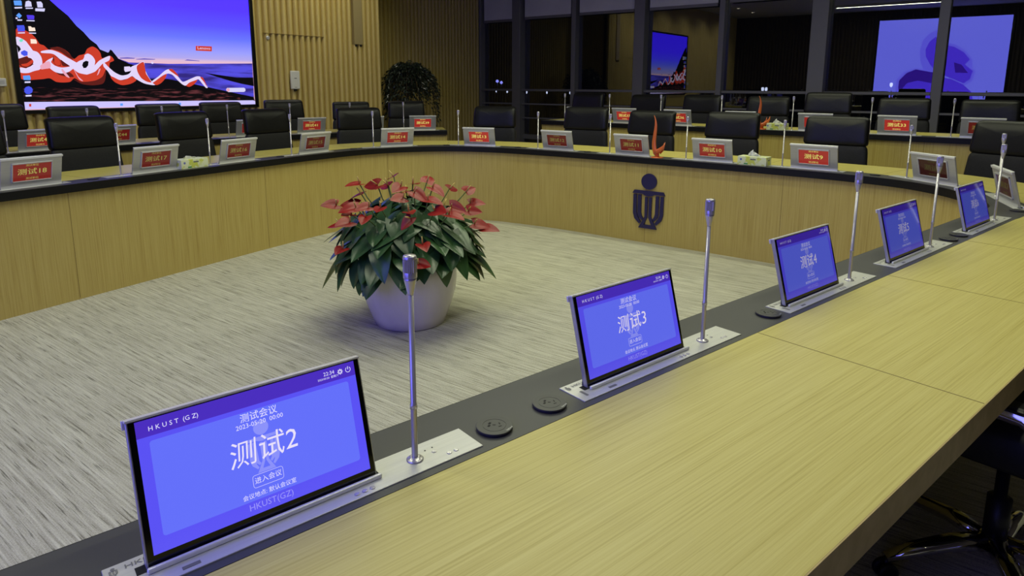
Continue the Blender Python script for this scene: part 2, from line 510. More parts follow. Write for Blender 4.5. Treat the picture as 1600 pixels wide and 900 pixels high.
# lamps of the town far outside
for k, (v, z, c, d) in enumerate([(9.59, 1.43, 1, 60), (9.47, 1.40, 1, 62), (9.62, 1.20, 0, 75), (9.30, 1.19, 0, 75), (8.75, 1.18, 0, 75), (8.2, 1.18, 0, 80), (7.6, 1.18, 0, 80), (3.56, 1.285, 0, 55), (3.5, 1.285, 0, 58), (1.55, 1.37, 0, 60)]):
    s = d / 12.25
    p = Vector((d, v * s, 1.375 + (z - 1.375) * s))
    o = thing('street_lamp', ['violet lamp far outside the window, the left one of a pair', 'violet lamp far outside the window, the right one of a pair'][k] if k < 2 else
              ('tiny white lamp far outside beyond the dark windows'), 'lamp', (p.x, p.y, -14.0), 0, 'lamps of the town outside')
    b = MB(); b.lathe([(0.02, -0.2), (0.16 if c else 0.1, -0.1), (0.17 if c else 0.11, 0.0), (0.1, 0.12), (0.02, 0.15)], 12, M=Matrix.Translation((0, 0, p.z + 14))); b.build('lamp_head', M_CITY_B if c else M_CITY, o)
    b = MB(); b.tube([(0, 0, 0), (0, 0, p.z + 13.8)], [0.12, 0.06], 8); b.build('pole', M_FRAME, o)
b = MB(); b.box(14, -80, -14.2, 160, 120, -14.0); struct(b.build('ground', M_DARKBOARD))

# ------------------------------------------------------------------ ceiling lights
def strip(u0, v0, u1, v1, label):
    c = Vector(((u0 + u1) / 2, (v0 + v1) / 2)); a = math.atan2(v1 - v0, u1 - u0); h = math.hypot(u1 - u0, v1 - v0) / 2
    r = thing('linear_ceiling_light', label, 'light', (c.x, c.y, CEIL), a, 'linear ceiling lights over the ring of desks')
    b = MB(); b.box(-h - 0.02, -0.1, -0.07, h + 0.02, -0.075, 0); b.box(-h - 0.02, 0.075, -0.07, h + 0.02, 0.1, 0); b.box(-h - 0.02, -0.075, -0.07, -h, 0.075, 0); b.box(h, -0.075, -0.07, h + 0.02, 0.075, 0)
    b.build('housing', M_ALU_S, r)
    b = MB(); b.face([b.bm.verts.new(p) for p in ((-h, -0.075, -0.06), (-h, 0.075, -0.06), (h, 0.075, -0.06), (h, -0.075, -0.06))]); b.build('diffuser', M_LAMP, r, fix=False)
strip(0.1, 1.9, 0.1, 4.9, 'long ceiling light nearest the wall behind the viewer')
strip(2.6, 1.3, 2.6, 4.3, 'long ceiling light above the middle of the carpet')
strip(4.1, 1.2, 4.1, 4.2, 'long ceiling light above the emblem end of the ring')
strip(0.9, 0.15, 3.5, -0.48, 'long ceiling light above the near desk')
strip(5.5, 1.2, 5.5, 4.2, 'added unseen ceiling light above the chairs behind the emblem end')  # extra unseen strip, added to soften the pot's shadow
strip(7.8, -0.4, 7.8, 2.8, 'unseen long ceiling light above the window row of chairs')  # unseen strip, set near the windows to brighten blinds and posts

def downlight(u, v, label, power, ang=80, tgt=None):
    r = thing('recessed_downlight', label, 'light', (u, v, CEIL), 0, 'recessed downlights')
    b = MB(); b.lathe([(0.075, -0.012), (0.075, 0.0), (0.055, 0.0), (0.05, -0.012)], 20, cap=False); b.build('trim_ring', M_WHITE, r)
    b = MB(); b.lathe([(0.002, -0.006), (0.05, -0.004)], 20, cap=False); b.build('lens', M_SPOTLAMP, r)
    ld = bpy.data.lights.new('downlight_beam', 'SPOT')
    ld.energy = power; ld.spot_size = rad(ang); ld.spot_blend = 0.9; ld.shadow_soft_size = 0.06; ld.color = (0.97, 0.95, 0.76)
    lo = bpy.data.objects.new('downlight_beam', ld); COL.objects.link(lo)
    p = Vector((u, v, CEIL - 0.03)); lo.location = p
    t = Vector(tgt or (u, v, 0)); lo.rotation_euler = (t - p).to_track_quat('-Z', 'Y').to_euler()
for k, u in enumerate((-0.2, 1.4, 3.0, 4.6, 6.2, 7.4)):
    downlight(u, 7.7, ['downlight beyond the left edge of the wall screen', 'downlight before the left part of the wall screen', 'downlight before the middle of the wall screen',
                       'downlight before the right part of the wall screen', 'downlight before the concealed door', 'downlight before the corner of the slatted wall'][k], WASH_POWER, 110, (u, V_SCR, 1.3))

# ------------------------------------------------------------------ desks
def sweep(path, d0, d1, z0, z1, i0=0, i1=None, uvk=1.0):
    """closed bar of rectangular section following the path"""
    b = MB(); i1 = len(path.P) - 1 if i1 is None else i1
    rows, uv = [], []
    for i in range(i0, i1 + 1):
        a, c = path.off(i, d0), path.off(i, d1); s_ = path.S[i]
        rows.append([(a.x, a.y, z0), (a.x, a.y, z1), (c.x, c.y, z1), (c.x, c.y, z0)])
    for s in range(4):                                   # inner face, top, outer face, underside, each with its own uv
        t = (s + 1) % 4
        for r_ in range(len(rows) - 1):
            pass
    V = [[b.bm.verts.new(p) for p in r] for r in rows]
    for r_ in range(len(V) - 1):
        sa, sb = path.S[i0 + r_], path.S[i0 + r_ + 1]
        for s in range(4):
            t = (s + 1) % 4
            ca = (z0, d0, z1, d1)[s]; cb = (z1, d1, z0, d0)[s]
            b.face([V[r_][s], V[r_ + 1][s], V[r_ + 1][t], V[r_][t]], 0, False, [(sa, ca), (sb, ca), (sb, cb), (sa, cb)])
    b.face(V[0]); b.face(V[-1][::-1])
    return b
def cross_strip(b, path, s_, d0, d1, z, w=0.0025, h=0.0006):
    i = min(range(len(path.S)), key=lambda k: abs(path.S[k] - s_))
    a, c, t = path.off(i, d0), path.off(i, d1), path.T[i] * w / 2
    ps = [a - t, a + t, c + t, c - t]
    b.prism([(p.x, p.y) for p in ps], z, z + h)
def desk(path, Z, label, zf=0.0, seams=(), psegs=()):
    r = thing('conference_desk', label, 'desk', (path.P[len(path.P) // 2].x, path.P[len(path.P) // 2].y, zf))
    inv = Matrix.Translation(-r.location)
    def put(bld, name, m):
        o = bld.build(name, m, r); o.matrix_parent_inverse = Matrix.Translation((-r.location.x, -r.location.y, -r.location.z)); return o
    put(sweep(path, 0.1815, 0.673, Z - 0.062, Z), 'tabletop', M_TOP)
    o = put(sweep(path, 0.67305, 0.6755, Z - 0.0615, Z - 0.0002), 'edge_band', M_EDGE)
    put(sweep(path, 0.004, 0.18, Z - 0.05, Z), 'black_inlay', M_BLACK)
    put(sweep(path, 0.0, 0.0038, Z - 0.052, Z - 0.0015), 'inner_edge', M_BLACK_EDGE)
    put(sweep(path, 0.03, 0.05, zf, Z - 0.05), 'front_panel', M_PANEL)
    for s_ in seams:
        b = MB(); cross_strip(b, path, s_, 0.182, 0.672, Z, 0.0022); put(b, 'top_joint', M_SEAM)
    for s_ in psegs:
        b = MB()
        i = min(range(len(path.S)), key=lambda k: abs(path.S[k] - s_)); a, c, t = path.off(i, 0.0295), path.off(i, 0.031), path.T[i] * 0.0015
        b.prism([((a - t).x, (a - t).y), ((a + t).x, (a + t).y), ((c + t).x, (c + t).y), ((c - t).x, (c - t).y)], zf + 0.01, Z - 0.05)
        put(b, 'panel_joint', M_SEAM_D)
    n = max(3, int(path.S[-1] / 1.6))
    for k in range(n + 1):
        s_ = path.S[-1] * k / n
        i = min(range(len(path.S)), key=lambda q: abs(path.S[q] - s_)); i = max(1, min(len(path.P) - 2, i))
        a, c, t = path.off(i, 0.052), path.off(i, 0.28), path.T[i] * 0.02
        b = MB(); b.prism([((a - t).x, (a - t).y), ((a + t).x, (a + t).y), ((c + t).x, (c + t).y), ((c - t).x, (c - t).y)], zf, Z - 0.0625)
        put(b, 'support_panel', M_DARKBOARD)
    return r
def s_of(path, uv): return path.S[path.nearest(uv)]
near_s = [s_of(MAIN, near(t, 1.0087)) for t in (3.08, 2.31, 1.545, 0.0)]
far_s = [s_of(MAIN, p) for p in ((0.3, 4.45), (1.05, 4.55), (1.83, 4.66), (2.58, 4.77), (3.3, 4.87), (4.18, 4.9), (4.9, 4.5), (5.15, 3.78), (5.18, 3.0), (5.18, 2.26), (5.16, 1.5), (5.07, 0.72), (4.7, 0.1))]
MAIN_DESK = desk(MAIN, Z_MAIN, 'ring shaped ash conference desk with black inner band around the carpet', 0, near_s + far_s,
                 [s_of(MAIN, p) for p in ((5.185, 2.41), (4.45, 4.82), (3.1, 4.84), (1.6, 4.63), (5.15, 1.3))])
BACK_DESK = desk(BACK, Z_BACK, 'curved outer desk in front of the wall screen', 0, [BACK.S[-1] * k / 7 for k in range(1, 7)])
RIGHT_DESK = desk(RIGHT, Z_RIGHT, 'straight outer desk on the step before the dark windows', Z_STEP, [RIGHT.S[-1] * k / 7 for k in range(1, 7)],
                  [s_of(RIGHT, (7.29, 0.62)), s_of(RIGHT, (7.3, 2.1)), s_of(RIGHT, (7.32, 3.6))])

# sundial emblem on the end panel
EMB = {'bar': [(-0.1355, 0.463), (-0.0, 0.463), (0.1355, 0.463), (0.152, 0.434), (0.055, 0.434), (0.034, 0.421), (0.0, 0.4147), (-0.034, 0.421), (-0.055, 0.434), (-0.152, 0.434)],
       'ol': [(-0.142, 0.4236), (-0.112, 0.4236), (-0.108, 0.262), (-0.097, 0.231), (-0.066, 0.183), (-0.080, 0.167), (-0.126, 0.211), (-0.141, 0.258)],
       'il': [(-0.0995, 0.4236), (-0.068, 0.4236), (-0.066, 0.266), (-0.058, 0.238), (-0.043, 0.2155), (-0.058, 0.2), (-0.089, 0.231), (-0.0985, 0.262)],
       'st': [(-0.032, 0.4075), (-0.0055, 0.4075), (-0.0055, 0.2290), (-0.0345, 0.164), (-0.086, 0.1315), (-0.0305, 0.234)],
       'ba': [(-0.0343, 0.1638), (0.0343, 0.1638), (0.086, 0.1313), (-0.086, 0.1313)]}
er = thing('wall_emblem', 'navy sundial emblem fixed to the end panel of the ring desk', 'emblem', (5.208, 2.41, 0), -pi / 2)
for nm, ks in (('emblem_disc', ()), ('emblem_bar', ('bar',)), ('emblem_bands', ('ol', 'il', 'st', 'ba'))):
    b = MB()
    if not ks:
        b.prism([(0.0 + 0.0715 * cos(2 * pi * k / 48), 0.545 + 0.069 * sin(2 * pi * k / 48)) for k in range(48)], -0.014, 0.02, 'y')
    for k in ks:
        b.prism(EMB[k], -0.014, 0.02, 'y')
        if k in ('ol', 'il', 'st'):
            b.prism([(-x, z) for x, z in EMB[k]][::-1], -0.014, 0.02, 'y')
    b.build(nm, M_EMBLEM, er)

LED_ART = [
('black',[(2.7,2.372),(2.756,2.591),(2.828,2.547),(2.93,2.47),(3.002,2.387),(3.092,2.304),(3.168,2.227),(3.262,2.141),(3.338,2.032),(3.403,1.968),(3.467,1.884),(3.535,1.828),(3.566,1.77),(3.62,1.742),(3.657,1.733),(3.68,1.774),(3.698,1.765),(3.715,1.705),(3.766,1.666),(3.88,1.617),(3.958,1.598),(4.058,1.565),(4.369,1.478),(4.585,1.38),(4.934,1.323),(5.128,1.264),(5.579,1.168),(5.589,1.114),(2.707,1.154)]),
('sea',[(3.747,1.675),(3.88,1.624),(4.382,1.619),(5.589,1.653),(5.582,1.168),(5.128,1.264),(4.934,1.323),(4.585,1.38),(4.342,1.423),(4.044,1.421),(4.037,1.569),(3.879,1.611)]),
('black',[(4.858,1.509),(4.969,1.495),(5.164,1.47),(5.329,1.45),(5.589,1.452),(5.59,1.327),(5.395,1.361),(5.229,1.4),(5.023,1.458)]),
('beach',[(2.724,1.319),(3.175,1.317),(3.462,1.296),(3.73,1.305),(4.051,1.283),(4.352,1.292),(4.692,1.279),(4.929,1.266),(5.125,1.229),(5.352,1.166),(5.374,1.118),(2.709,1.158)]),
('red',[(2.728,1.949),(2.805,1.95),(2.869,1.915),(2.911,1.863),(2.939,1.805),(2.98,1.791),(3.028,1.745),(3.1,1.78),(3.164,1.767),(3.224,1.716),(3.269,1.648),(3.327,1.691),(3.389,1.71),(3.423,1.769),(3.484,1.801),(3.536,1.774),(3.566,1.725),(3.58,1.666),(3.672,1.699),(3.711,1.644),(3.647,1.608),(3.649,1.548),(3.607,1.53),(3.558,1.444),(3.466,1.396),(3.325,1.383),(3.253,1.424),(3.204,1.383),(3.129,1.374),(3.057,1.382),(2.996,1.422),(2.91,1.41),(2.718,1.412),(2.718,1.593)]),
('darkred',[(3.237,1.416),(3.325,1.383),(3.465,1.394),(3.558,1.442),(3.605,1.513),(3.586,1.41),(3.549,1.358),(3.436,1.341),(3.322,1.358)]),
('darkred',[(2.71,1.794),(2.744,1.765),(2.755,1.742),(2.719,1.694)]),
('darkred',[(2.715,1.631),(2.779,1.657),(2.846,1.651),(2.863,1.612),(2.835,1.548),(2.778,1.531),(2.721,1.561)]),
('darkred',[(3.059,1.674),(3.115,1.652),(3.128,1.571),(3.077,1.569),(3.053,1.617)]),
('darkred',[(3.033,1.761),(3.099,1.779),(3.164,1.767),(3.23,1.704),(3.261,1.64),(3.205,1.671),(3.137,1.725)]),
('darkred',[(3.07,1.504),(3.208,1.49),(3.247,1.441),(3.18,1.44),(3.095,1.464)]),
('white',[(2.722,1.872),(2.768,1.859),(2.811,1.826),(2.834,1.776),(2.833,1.725),(2.855,1.73),(2.908,1.713),(2.938,1.662),(2.943,1.598),(2.924,1.534),(2.871,1.501),(2.786,1.478),(2.719,1.483),(2.72,1.538),(2.778,1.531),(2.835,1.548),(2.865,1.604),(2.846,1.651),(2.787,1.669),(2.716,1.635),(2.717,1.701),(2.754,1.738),(2.745,1.772),(2.717,1.81)]),
('white',[(2.948,1.726),(3.038,1.744),(3.122,1.717),(3.204,1.662),(3.267,1.623),(3.345,1.575),(3.411,1.543),(3.484,1.579),(3.546,1.639),(3.664,1.698),(3.654,1.642),(3.573,1.598),(3.493,1.511),(3.411,1.468),(3.305,1.487),(3.25,1.532),(3.195,1.58),(3.128,1.636),(3.062,1.698),(2.949,1.706)]),
('white',[(2.965,1.591),(3.005,1.632),(3.058,1.658),(3.025,1.617),(3.062,1.569),(3.133,1.546),(3.231,1.565),(3.32,1.625),(3.376,1.651),(3.388,1.697),(3.428,1.716),(3.472,1.688),(3.497,1.63),(3.465,1.544),(3.384,1.509),(3.306,1.491),(3.265,1.541),(3.201,1.498),(3.125,1.477),(3.055,1.496),(3.002,1.544)]),
('pink',[(3.138,1.53),(3.202,1.432),(3.166,1.444),(3.128,1.505)]),
('pink',[(3.441,1.46),(3.544,1.546),(3.513,1.469),(3.447,1.443)]),
('pink',[(2.92,1.566),(3.01,1.616),(3.017,1.544),(2.929,1.518)]),
('pink',[(3.25,1.54),(3.3,1.441),(3.341,1.391),(3.298,1.416)]),
('black',[(3.349,1.576),(3.364,1.613),(3.397,1.631),(3.423,1.623),(3.414,1.577),(3.388,1.547),(3.361,1.544)]),
('darkred',[(2.718,1.628),(2.778,1.649),(2.835,1.643),(2.856,1.604),(2.83,1.558),(2.776,1.537),(2.726,1.562)]),
('black',[(2.716,1.79),(2.741,1.767),(2.751,1.738),(2.722,1.7)]),
('red',[(2.736,1.574),(2.791,1.587),(2.844,1.627),(2.853,1.6),(2.794,1.551),(2.747,1.554)]),
('red',[(3.062,1.672),(3.111,1.647),(3.123,1.579),(3.084,1.568),(3.06,1.601),(3.067,1.642)]),
('red',[(2.948,1.694),(3.006,1.704),(3.055,1.698),(3.03,1.665),(2.985,1.648),(2.959,1.599),(2.949,1.638)]),
('red',[(2.85,1.501),(2.9,1.514),(3.001,1.531),(3.039,1.488),(2.993,1.455),(2.905,1.426),(2.822,1.429),(2.728,1.44),(2.725,1.474),(2.786,1.476)]),
('darkred',[(3.128,1.636),(3.168,1.604),(3.216,1.564),(3.164,1.562),(3.139,1.571)]),
('red',[(3.288,1.466),(3.379,1.466),(3.477,1.502),(3.528,1.546),(3.486,1.443),(3.396,1.4),(3.321,1.416)]),
('red',[(3.655,1.475),(3.716,1.423),(3.798,1.405),(3.897,1.451),(3.949,1.406),(3.879,1.361),(3.775,1.343),(3.695,1.378),(3.654,1.431)]),
('white',[(3.588,1.621),(3.631,1.57),(3.699,1.502),(3.778,1.463),(3.856,1.477),(3.894,1.513),(3.899,1.567),(3.981,1.604),(4.064,1.643),(4.064,1.552),(4.099,1.453),(4.147,1.38),(4.19,1.352),(4.143,1.343),(4.038,1.366),(3.946,1.42),(3.902,1.455),(3.843,1.424),(3.756,1.405),(3.684,1.44),(3.653,1.457),(3.625,1.509),(3.582,1.569)]),
('red',[(3.975,1.586),(4.059,1.633),(4.069,1.507),(4.099,1.444),(4.133,1.38),(4.075,1.387),(4.009,1.434),(3.972,1.515)]),
('red',[(4.147,1.384),(4.244,1.44),(4.332,1.488),(4.317,1.436),(4.256,1.371),(4.189,1.343)]),
('red',[(4.577,1.343),(4.64,1.391),(4.743,1.415),(4.697,1.357),(4.624,1.319)]),
('white',[(4.134,1.389),(4.227,1.454),(4.317,1.529),(4.375,1.549),(4.428,1.512),(4.489,1.447),(4.542,1.386),(4.643,1.424),(4.736,1.459),(4.796,1.453),(4.842,1.391),(4.882,1.313),(4.856,1.306),(4.809,1.362),(4.763,1.418),(4.722,1.41),(4.629,1.376),(4.576,1.336),(4.529,1.355),(4.467,1.414),(4.415,1.474),(4.36,1.493),(4.293,1.473),(4.224,1.426),(4.155,1.378)]),
('red',[(4.369,1.542),(4.413,1.552),(4.465,1.503),(4.49,1.456),(4.445,1.484)]),
('red',[(4.786,1.448),(4.821,1.445),(4.852,1.382),(4.877,1.313),(4.836,1.382)]),
('red',[(4.759,1.867),(4.988,1.869),(4.982,1.802),(4.754,1.803)]),
('task',[(2.72,1.156),(5.562,1.122),(5.591,1.109),(5.59,1.05),(5.567,1.041),(2.721,1.075),(2.707,1.084),(2.713,1.147)]),
('pale',[(5.169,1.304),(5.429,1.305),(5.448,1.286),(5.446,1.259),(5.424,1.245),(5.182,1.245),(5.153,1.264),(5.15,1.287)]),
('pink',[(5.155,1.292),(5.194,1.301),(5.205,1.275),(5.19,1.249),(5.158,1.259)]),
('white',[(4.154,1.635),(4.165,1.642),(4.179,1.636),(4.182,1.623),(4.171,1.612),(4.158,1.614),(4.151,1.622)]),
('white',[(3.819,1.57),(3.883,1.575),(3.899,1.558),(3.89,1.518),(3.825,1.505),(3.815,1.53)]),
('cloud',[(4.627,1.682),(4.795,1.67),(4.794,1.664),(4.586,1.668)]),
('cloud',[(3.774,1.677),(3.868,1.686),(3.962,1.68),(3.944,1.671),(3.782,1.667)]),
('cloud',[(3.961,1.667),(4.067,1.679),(4.211,1.674),(4.192,1.666),(3.978,1.662)]),
('cyan',[(2.739,2.261),(2.808,2.269),(2.814,2.259),(2.812,2.215),(2.742,2.211)]),
('pale',[(2.853,2.262),(2.881,2.274),(2.904,2.263),(2.906,2.212),(2.84,2.204)]),
('pale',[(2.958,2.27),(3.0,2.276),(3.014,2.254),(3.012,2.212),(2.961,2.208)]),
('cyan',[(2.745,2.102),(2.775,2.134),(2.799,2.104),(2.774,2.074)]),
('white',[(2.739,2.083),(2.757,2.084),(2.755,2.066),(2.737,2.064)]),
('violet',[(2.845,2.116),(2.908,2.119),(2.918,2.111),(2.912,2.073),(2.85,2.068)]),
('blue',[(2.739,1.996),(2.806,2.003),(2.812,1.982),(2.809,1.935),(2.742,1.931)]),
('cream',[(2.847,1.994),(2.87,1.995),(2.881,1.982),(2.908,1.984),(2.912,1.946),(2.848,1.94)]),
('pale',[(2.739,2.192),(2.812,2.201),(2.81,2.185),(2.74,2.176)]),
('pale',[(2.844,2.195),(2.915,2.201),(2.912,2.189),(2.844,2.182)]),
('pale',[(2.937,2.196),(3.032,2.202),(3.022,2.168),(2.934,2.166)]),
('pale',[(2.752,2.061),(2.797,2.064),(2.795,2.05),(2.751,2.046)]),
('pale',[(2.837,2.06),(2.915,2.064),(2.913,2.052),(2.835,2.049)]),
('pale',[(2.74,1.92),(2.807,1.926),(2.806,1.914),(2.74,1.908)]),
('pale',[(2.846,1.926),(2.914,1.928),(2.913,1.916),(2.847,1.914)]),
('cream',[(2.852,1.855),(2.903,1.854),(2.911,1.831),(2.908,1.807),(2.85,1.805)]),
('green',[(2.742,1.838),(2.767,1.855),(2.783,1.844),(2.77,1.82),(2.746,1.819)]),
('blue',[(2.744,1.71),(2.78,1.731),(2.809,1.713),(2.804,1.673),(2.773,1.664),(2.745,1.683)]),
('cyan',[(2.735,1.448),(2.8,1.453),(2.807,1.421),(2.801,1.401),(2.737,1.401)]),
('pale',[(2.745,1.385),(2.8,1.387),(2.798,1.369),(2.743,1.367)]),
('blue',[(2.732,1.302),(2.748,1.322),(2.777,1.332),(2.803,1.317),(2.812,1.293),(2.803,1.262),(2.773,1.242),(2.743,1.246),(2.729,1.27)]),
('pale',[(2.735,1.234),(2.793,1.236),(2.791,1.218),(2.736,1.216)]),
('red',[(2.758,1.134),(2.779,1.134),(2.776,1.103),(2.755,1.104)]),
('cyan',[(3.725,1.118),(3.757,1.118),(3.754,1.088),(3.722,1.089)]),
('cyan',[(4.458,1.111),(4.488,1.11),(4.485,1.081),(4.456,1.082)]),
]
IC0 = 35

# ------------------------------------------------------------------ big wall screens
ls = thing('wall_screen', 'large wall screen showing a twilight coast with red and white light ribbons', 'screen', (4.15, 8.95, 1.02))
def at_world(bld, name, m, par, fix=False):
    o = bld.build(name, m, par, fix)
    o.matrix_parent_inverse = (Matrix.Translation(par.location) @ Matrix.Rotation(par.rotation_euler.z, 4, 'Z')).inverted()
    return o
b = MB()
b.box(2.655, 8.935, 1.03, 2.715, 8.99, 2.965, bev=0.006); b.box(5.592, 8.935, 1.03, 5.648, 8.99, 2.965, bev=0.006)
b.box(2.655, 8.935, 1.02, 5.648, 8.99, 1.065, bev=0.006); b.box(2.655, 8.935, 2.92, 5.648, 8.99, 2.97, bev=0.006)
b.box(2.70, 8.956, 1.05, 5.60, 8.985, 2.94)
at_world(b, 'screen_frame', M_BEZEL, ls, True)
LEDC = {'black': emis('display_black', (10, 8, 14), 1), 'red': emis('display_red', (205, 62, 42), 1), 'darkred': emis('display_dark_red', (96, 30, 26), 1),
        'white': emis('display_white', (228, 214, 250), 1), 'pink': emis('display_pink', (236, 168, 190), 1), 'task': emis('display_lilac', (205, 196, 255), 1), 'pale': emis('display_pale', (214, 212, 250), 1),
        'cyan': emis('display_cyan', (96, 160, 255), 1), 'blue': emis('display_blue', (72, 86, 235), 1), 'violet': emis('display_violet', (84, 60, 235), 1), 'cream': emis('display_cream', (255, 232, 214), 1),
        'green': emis('display_green', (120, 230, 200), 1), 'cloud': emis('display_cloud', (96, 84, 190), 1)}
def sky_mat():
    m = emis('display_twilight', (90, 60, 240), 1.0, True)
    p = m.node_tree.nodes['Principled BSDF']
    tc = N(m, 'ShaderNodeTexCoord'); sp = N(m, 'ShaderNodeSeparateXYZ'); mr = N(m, 'ShaderNodeMapRange'); cr = N(m, 'ShaderNodeValToRGB')
    mr.inputs['From Min'].default_value = 1.62; mr.inputs['From Max'].default_value = 2.92
    L(m, tc.outputs['Object'], sp.inputs[0]); L(m, sp.outputs['Z'], mr.inputs['Value']); L(m, mr.outputs[0], cr.inputs[0])
    e = cr.color_ramp.elements
    e[0].position = 0.0; e[0].color = (*s2l((238, 186, 204)), 1)
    e[1].position = 1.0; e[1].color = (0.095, 0.033, 2.4, 1)
    for p_, c in ((0.035, (*s2l((226, 190, 216)), 1)), (0.06, (*s2l((180, 170, 240)), 1)), (0.12, (*s2l((160, 162, 252)), 1.0)), (0.27, (0.15, 0.19, 1.5, 1)), (0.4, (0.11, 0.09, 2.0, 1)), (0.58, (0.1, 0.045, 2.3, 1))):
        k = e.new(p_); k.color = c
    L(m, cr.outputs[0], p.inputs['Emission Color'])
    return m
def noise_emis(name, a, c, scale, lo, hi):
    m = emis(name, a, 1.0)
    p = m.node_tree.nodes['Principled BSDF']
    tc = N(m, 'ShaderNodeTexCoord'); mp = N(m, 'ShaderNodeMapping'); mp.inputs['Scale'].default_value = scale
    n = N(m, 'ShaderNodeTexNoise'); n.inputs['Scale'].default_value = 1; n.inputs['Detail'].default_value = 5; cr = N(m, 'ShaderNodeValToRGB')
    L(m, tc.outputs['Object'], mp.inputs[0]); L(m, mp.outputs[0], n.inputs['Vector']); L(m, n.outputs['Fac'], cr.inputs[0])
    cr.color_ramp.elements[0].position = lo; cr.color_ramp.elements[0].color = (*s2l(a), 1)
    cr.color_ramp.elements[1].position = hi; cr.color_ramp.elements[1].color = (*s2l(c), 1)
    L(m, cr.outputs[0], p.inputs['Emission Color'])
    return m
LEDC['sea'] = noise_emis('display_sea', (52, 42, 128), (86, 80, 226), (1.6, 1, 13), 0.36, 0.58)
LEDC['beach'] = noise_emis('display_beach', (12, 8, 12), (138, 70, 76), (5, 1, 34), 0.5, 0.82)
b = MB(); b.face([b.bm.verts.new(p) for p in ((2.713, 8.954, 1.063), (5.594, 8.954, 1.063), (5.594, 8.954, 2.922), (2.713, 8.954, 2.922))]); at_world(b, 'display_sky', sky_mat(), ls)
keys = list(LEDC)
b = MB(); bi = []
def smooth(P, n=4):
    o = []; m = len(P)
    for i in range(m):
        a, q, c, d = (Vector(P[(i + k) % m]) for k in (-1, 0, 1, 2))
        for k in range(n):
            t = k / n; w = 0.8
            o.append(tuple(q + ((c - q) * (3 * t * t - 2 * t ** 3)) + ((c - a) * 0.5 * w * (t - 2 * t * t + t ** 3)) + ((d - q) * 0.5 * w * (t ** 3 - t * t))))
    return o
for k, (c, pts) in enumerate(LED_ART):
    y = 8.9532 - 0.00022 * k
    if k < IC0 and c in ('red', 'white', 'pink', 'darkred', 'cloud'):
        pts = smooth(pts)
    pts = [(min(5.592, max(2.715, p[0])), y, min(2.92, max(1.063, p[1]))) for p in pts]
    if k < IC0:
        b.poly(pts, keys.index(c))
    else:
        b2 = MB(); b2.poly(pts); bi.append((c, b2))
for bb in [b] + [q[1] for q in bi]:
    bmesh.ops.triangulate(bb.bm, faces=bb.bm.faces[:], ngon_method='EAR_CLIP')
    bmesh.ops.recalc_face_normals(bb.bm, faces=bb.bm.faces[:])
    for f in bb.bm.faces:
        if f.normal.y > 0: f.normal_flip()
at_world(b, 'display_picture', [LEDC[k] for k in keys], ls)
for c, b2 in bi:
    at_world(b2, 'display_icon', LEDC[c], ls)
b = MB(); b.add(text_mesh('Lenovo', 0.062), Matrix.Translation((4.868, 8.9375, 1.838)) @ Matrix.Rotation(pi / 2, 4, 'X') @ Matrix.Diagonal((1.0, 0.85, 1, 1)))
at_world(b, 'display_lettering', LEDC['white'], ls)

ls.location.y -= 0.03
ps = thing('wall_screen', 'large lilac screen with violet petals on the wall behind the viewer, mirrored in the windows', 'screen', (U_BACK + 0.06, 2.06, 0.7))
b = MB(); b.box(U_BACK + 0.035, 0.13, 0.7, U_BACK + 0.08, 3.99, 3.61, bev=0.006); at_world(b, 'screen_frame', M_BEZEL, ps, True)
P_BG = emis('display_lilac_field', (0, 0, 0), 1.0, True, (0.6, 0.63, 3.5)); P_H = emis('display_petal_halo', (0, 0, 0), 1, False, (0.49, 0.44, 3.3)); P_P = emis('display_petal', (0, 0, 0), 1, False, (0.27, 0.125, 2.75)); P_D = emis('display_petal_fold', (0, 0, 0), 1, False, (0.12, 0.035, 1.05))
b = MB(); b.face([b.bm.verts.new((U_BACK + 0.0815, *p)) for p in ((0.19, 0.76), (3.93, 0.76), (3.93, 3.55), (0.19, 3.55))]); at_world(b, 'display_field', P_BG, ps)
b = MB()
for k, (mi, pts) in enumerate([(0, [(2.21, 3.17), (2.41, 3.06), (2.58, 2.83), (2.63, 2.49), (2.58, 2.14), (2.46, 1.86), (2.19, 1.76), (2.04, 2.57), (1.92, 2.91)]), (0, [(1.9, 2.75), (1.62, 2.67), (1.33, 2.46), (1.12, 2.18), (1.22, 2.02), (1.0, 1.81), (1.05, 1.5), (1.25, 1.34), (1.64, 1.5), (1.95, 1.9)]),
        (1, [(2.22, 2.95), (2.38, 2.79), (2.47, 2.55), (2.44, 2.31), (2.31, 2.07), (2.21, 1.93), (1.98, 2.03), (1.9, 2.67)]), (1, [(1.9, 2.67), (1.66, 2.6), (1.38, 2.42), (1.19, 2.18), (1.31, 2.02), (1.07, 1.81), (1.12, 1.55), (1.28, 1.41), (1.64, 1.58), (1.98, 1.72), (2.1, 2.0)]),
        (2, [(1.62, 2.1), (1.4, 2.02), (1.2, 1.75), (1.55, 1.76)]), (0, [(2.69, 1.92), (3.02, 1.8), (3.22, 1.55), (3.24, 1.3), (3.2, 0.78), (2.18, 0.78), (2.08, 1.82)]), (2, [(2.69, 1.88), (2.95, 1.76), (3.15, 1.51), (3.16, 1.27), (3.07, 0.8), (2.18, 0.8), (2.07, 1.75)]),
        (1, [(2.6, 1.5), (2.9, 1.42), (3.05, 1.2), (2.9, 0.8), (2.2, 0.8), (2.1, 1.4)]), (1, [(1.95, 1.62), (1.64, 1.55), (1.3, 1.38), (1.05, 1.14), (0.95, 0.8), (2.2, 0.8), (2.15, 1.5)])]):
    b.poly([(U_BACK + 0.082 + 0.0004 * k, *p) for p in pts], mi)
bmesh.ops.triangulate(b.bm, faces=b.bm.faces[:], ngon_method='EAR_CLIP')
bmesh.ops.recalc_face_normals(b.bm, faces=b.bm.faces[:])
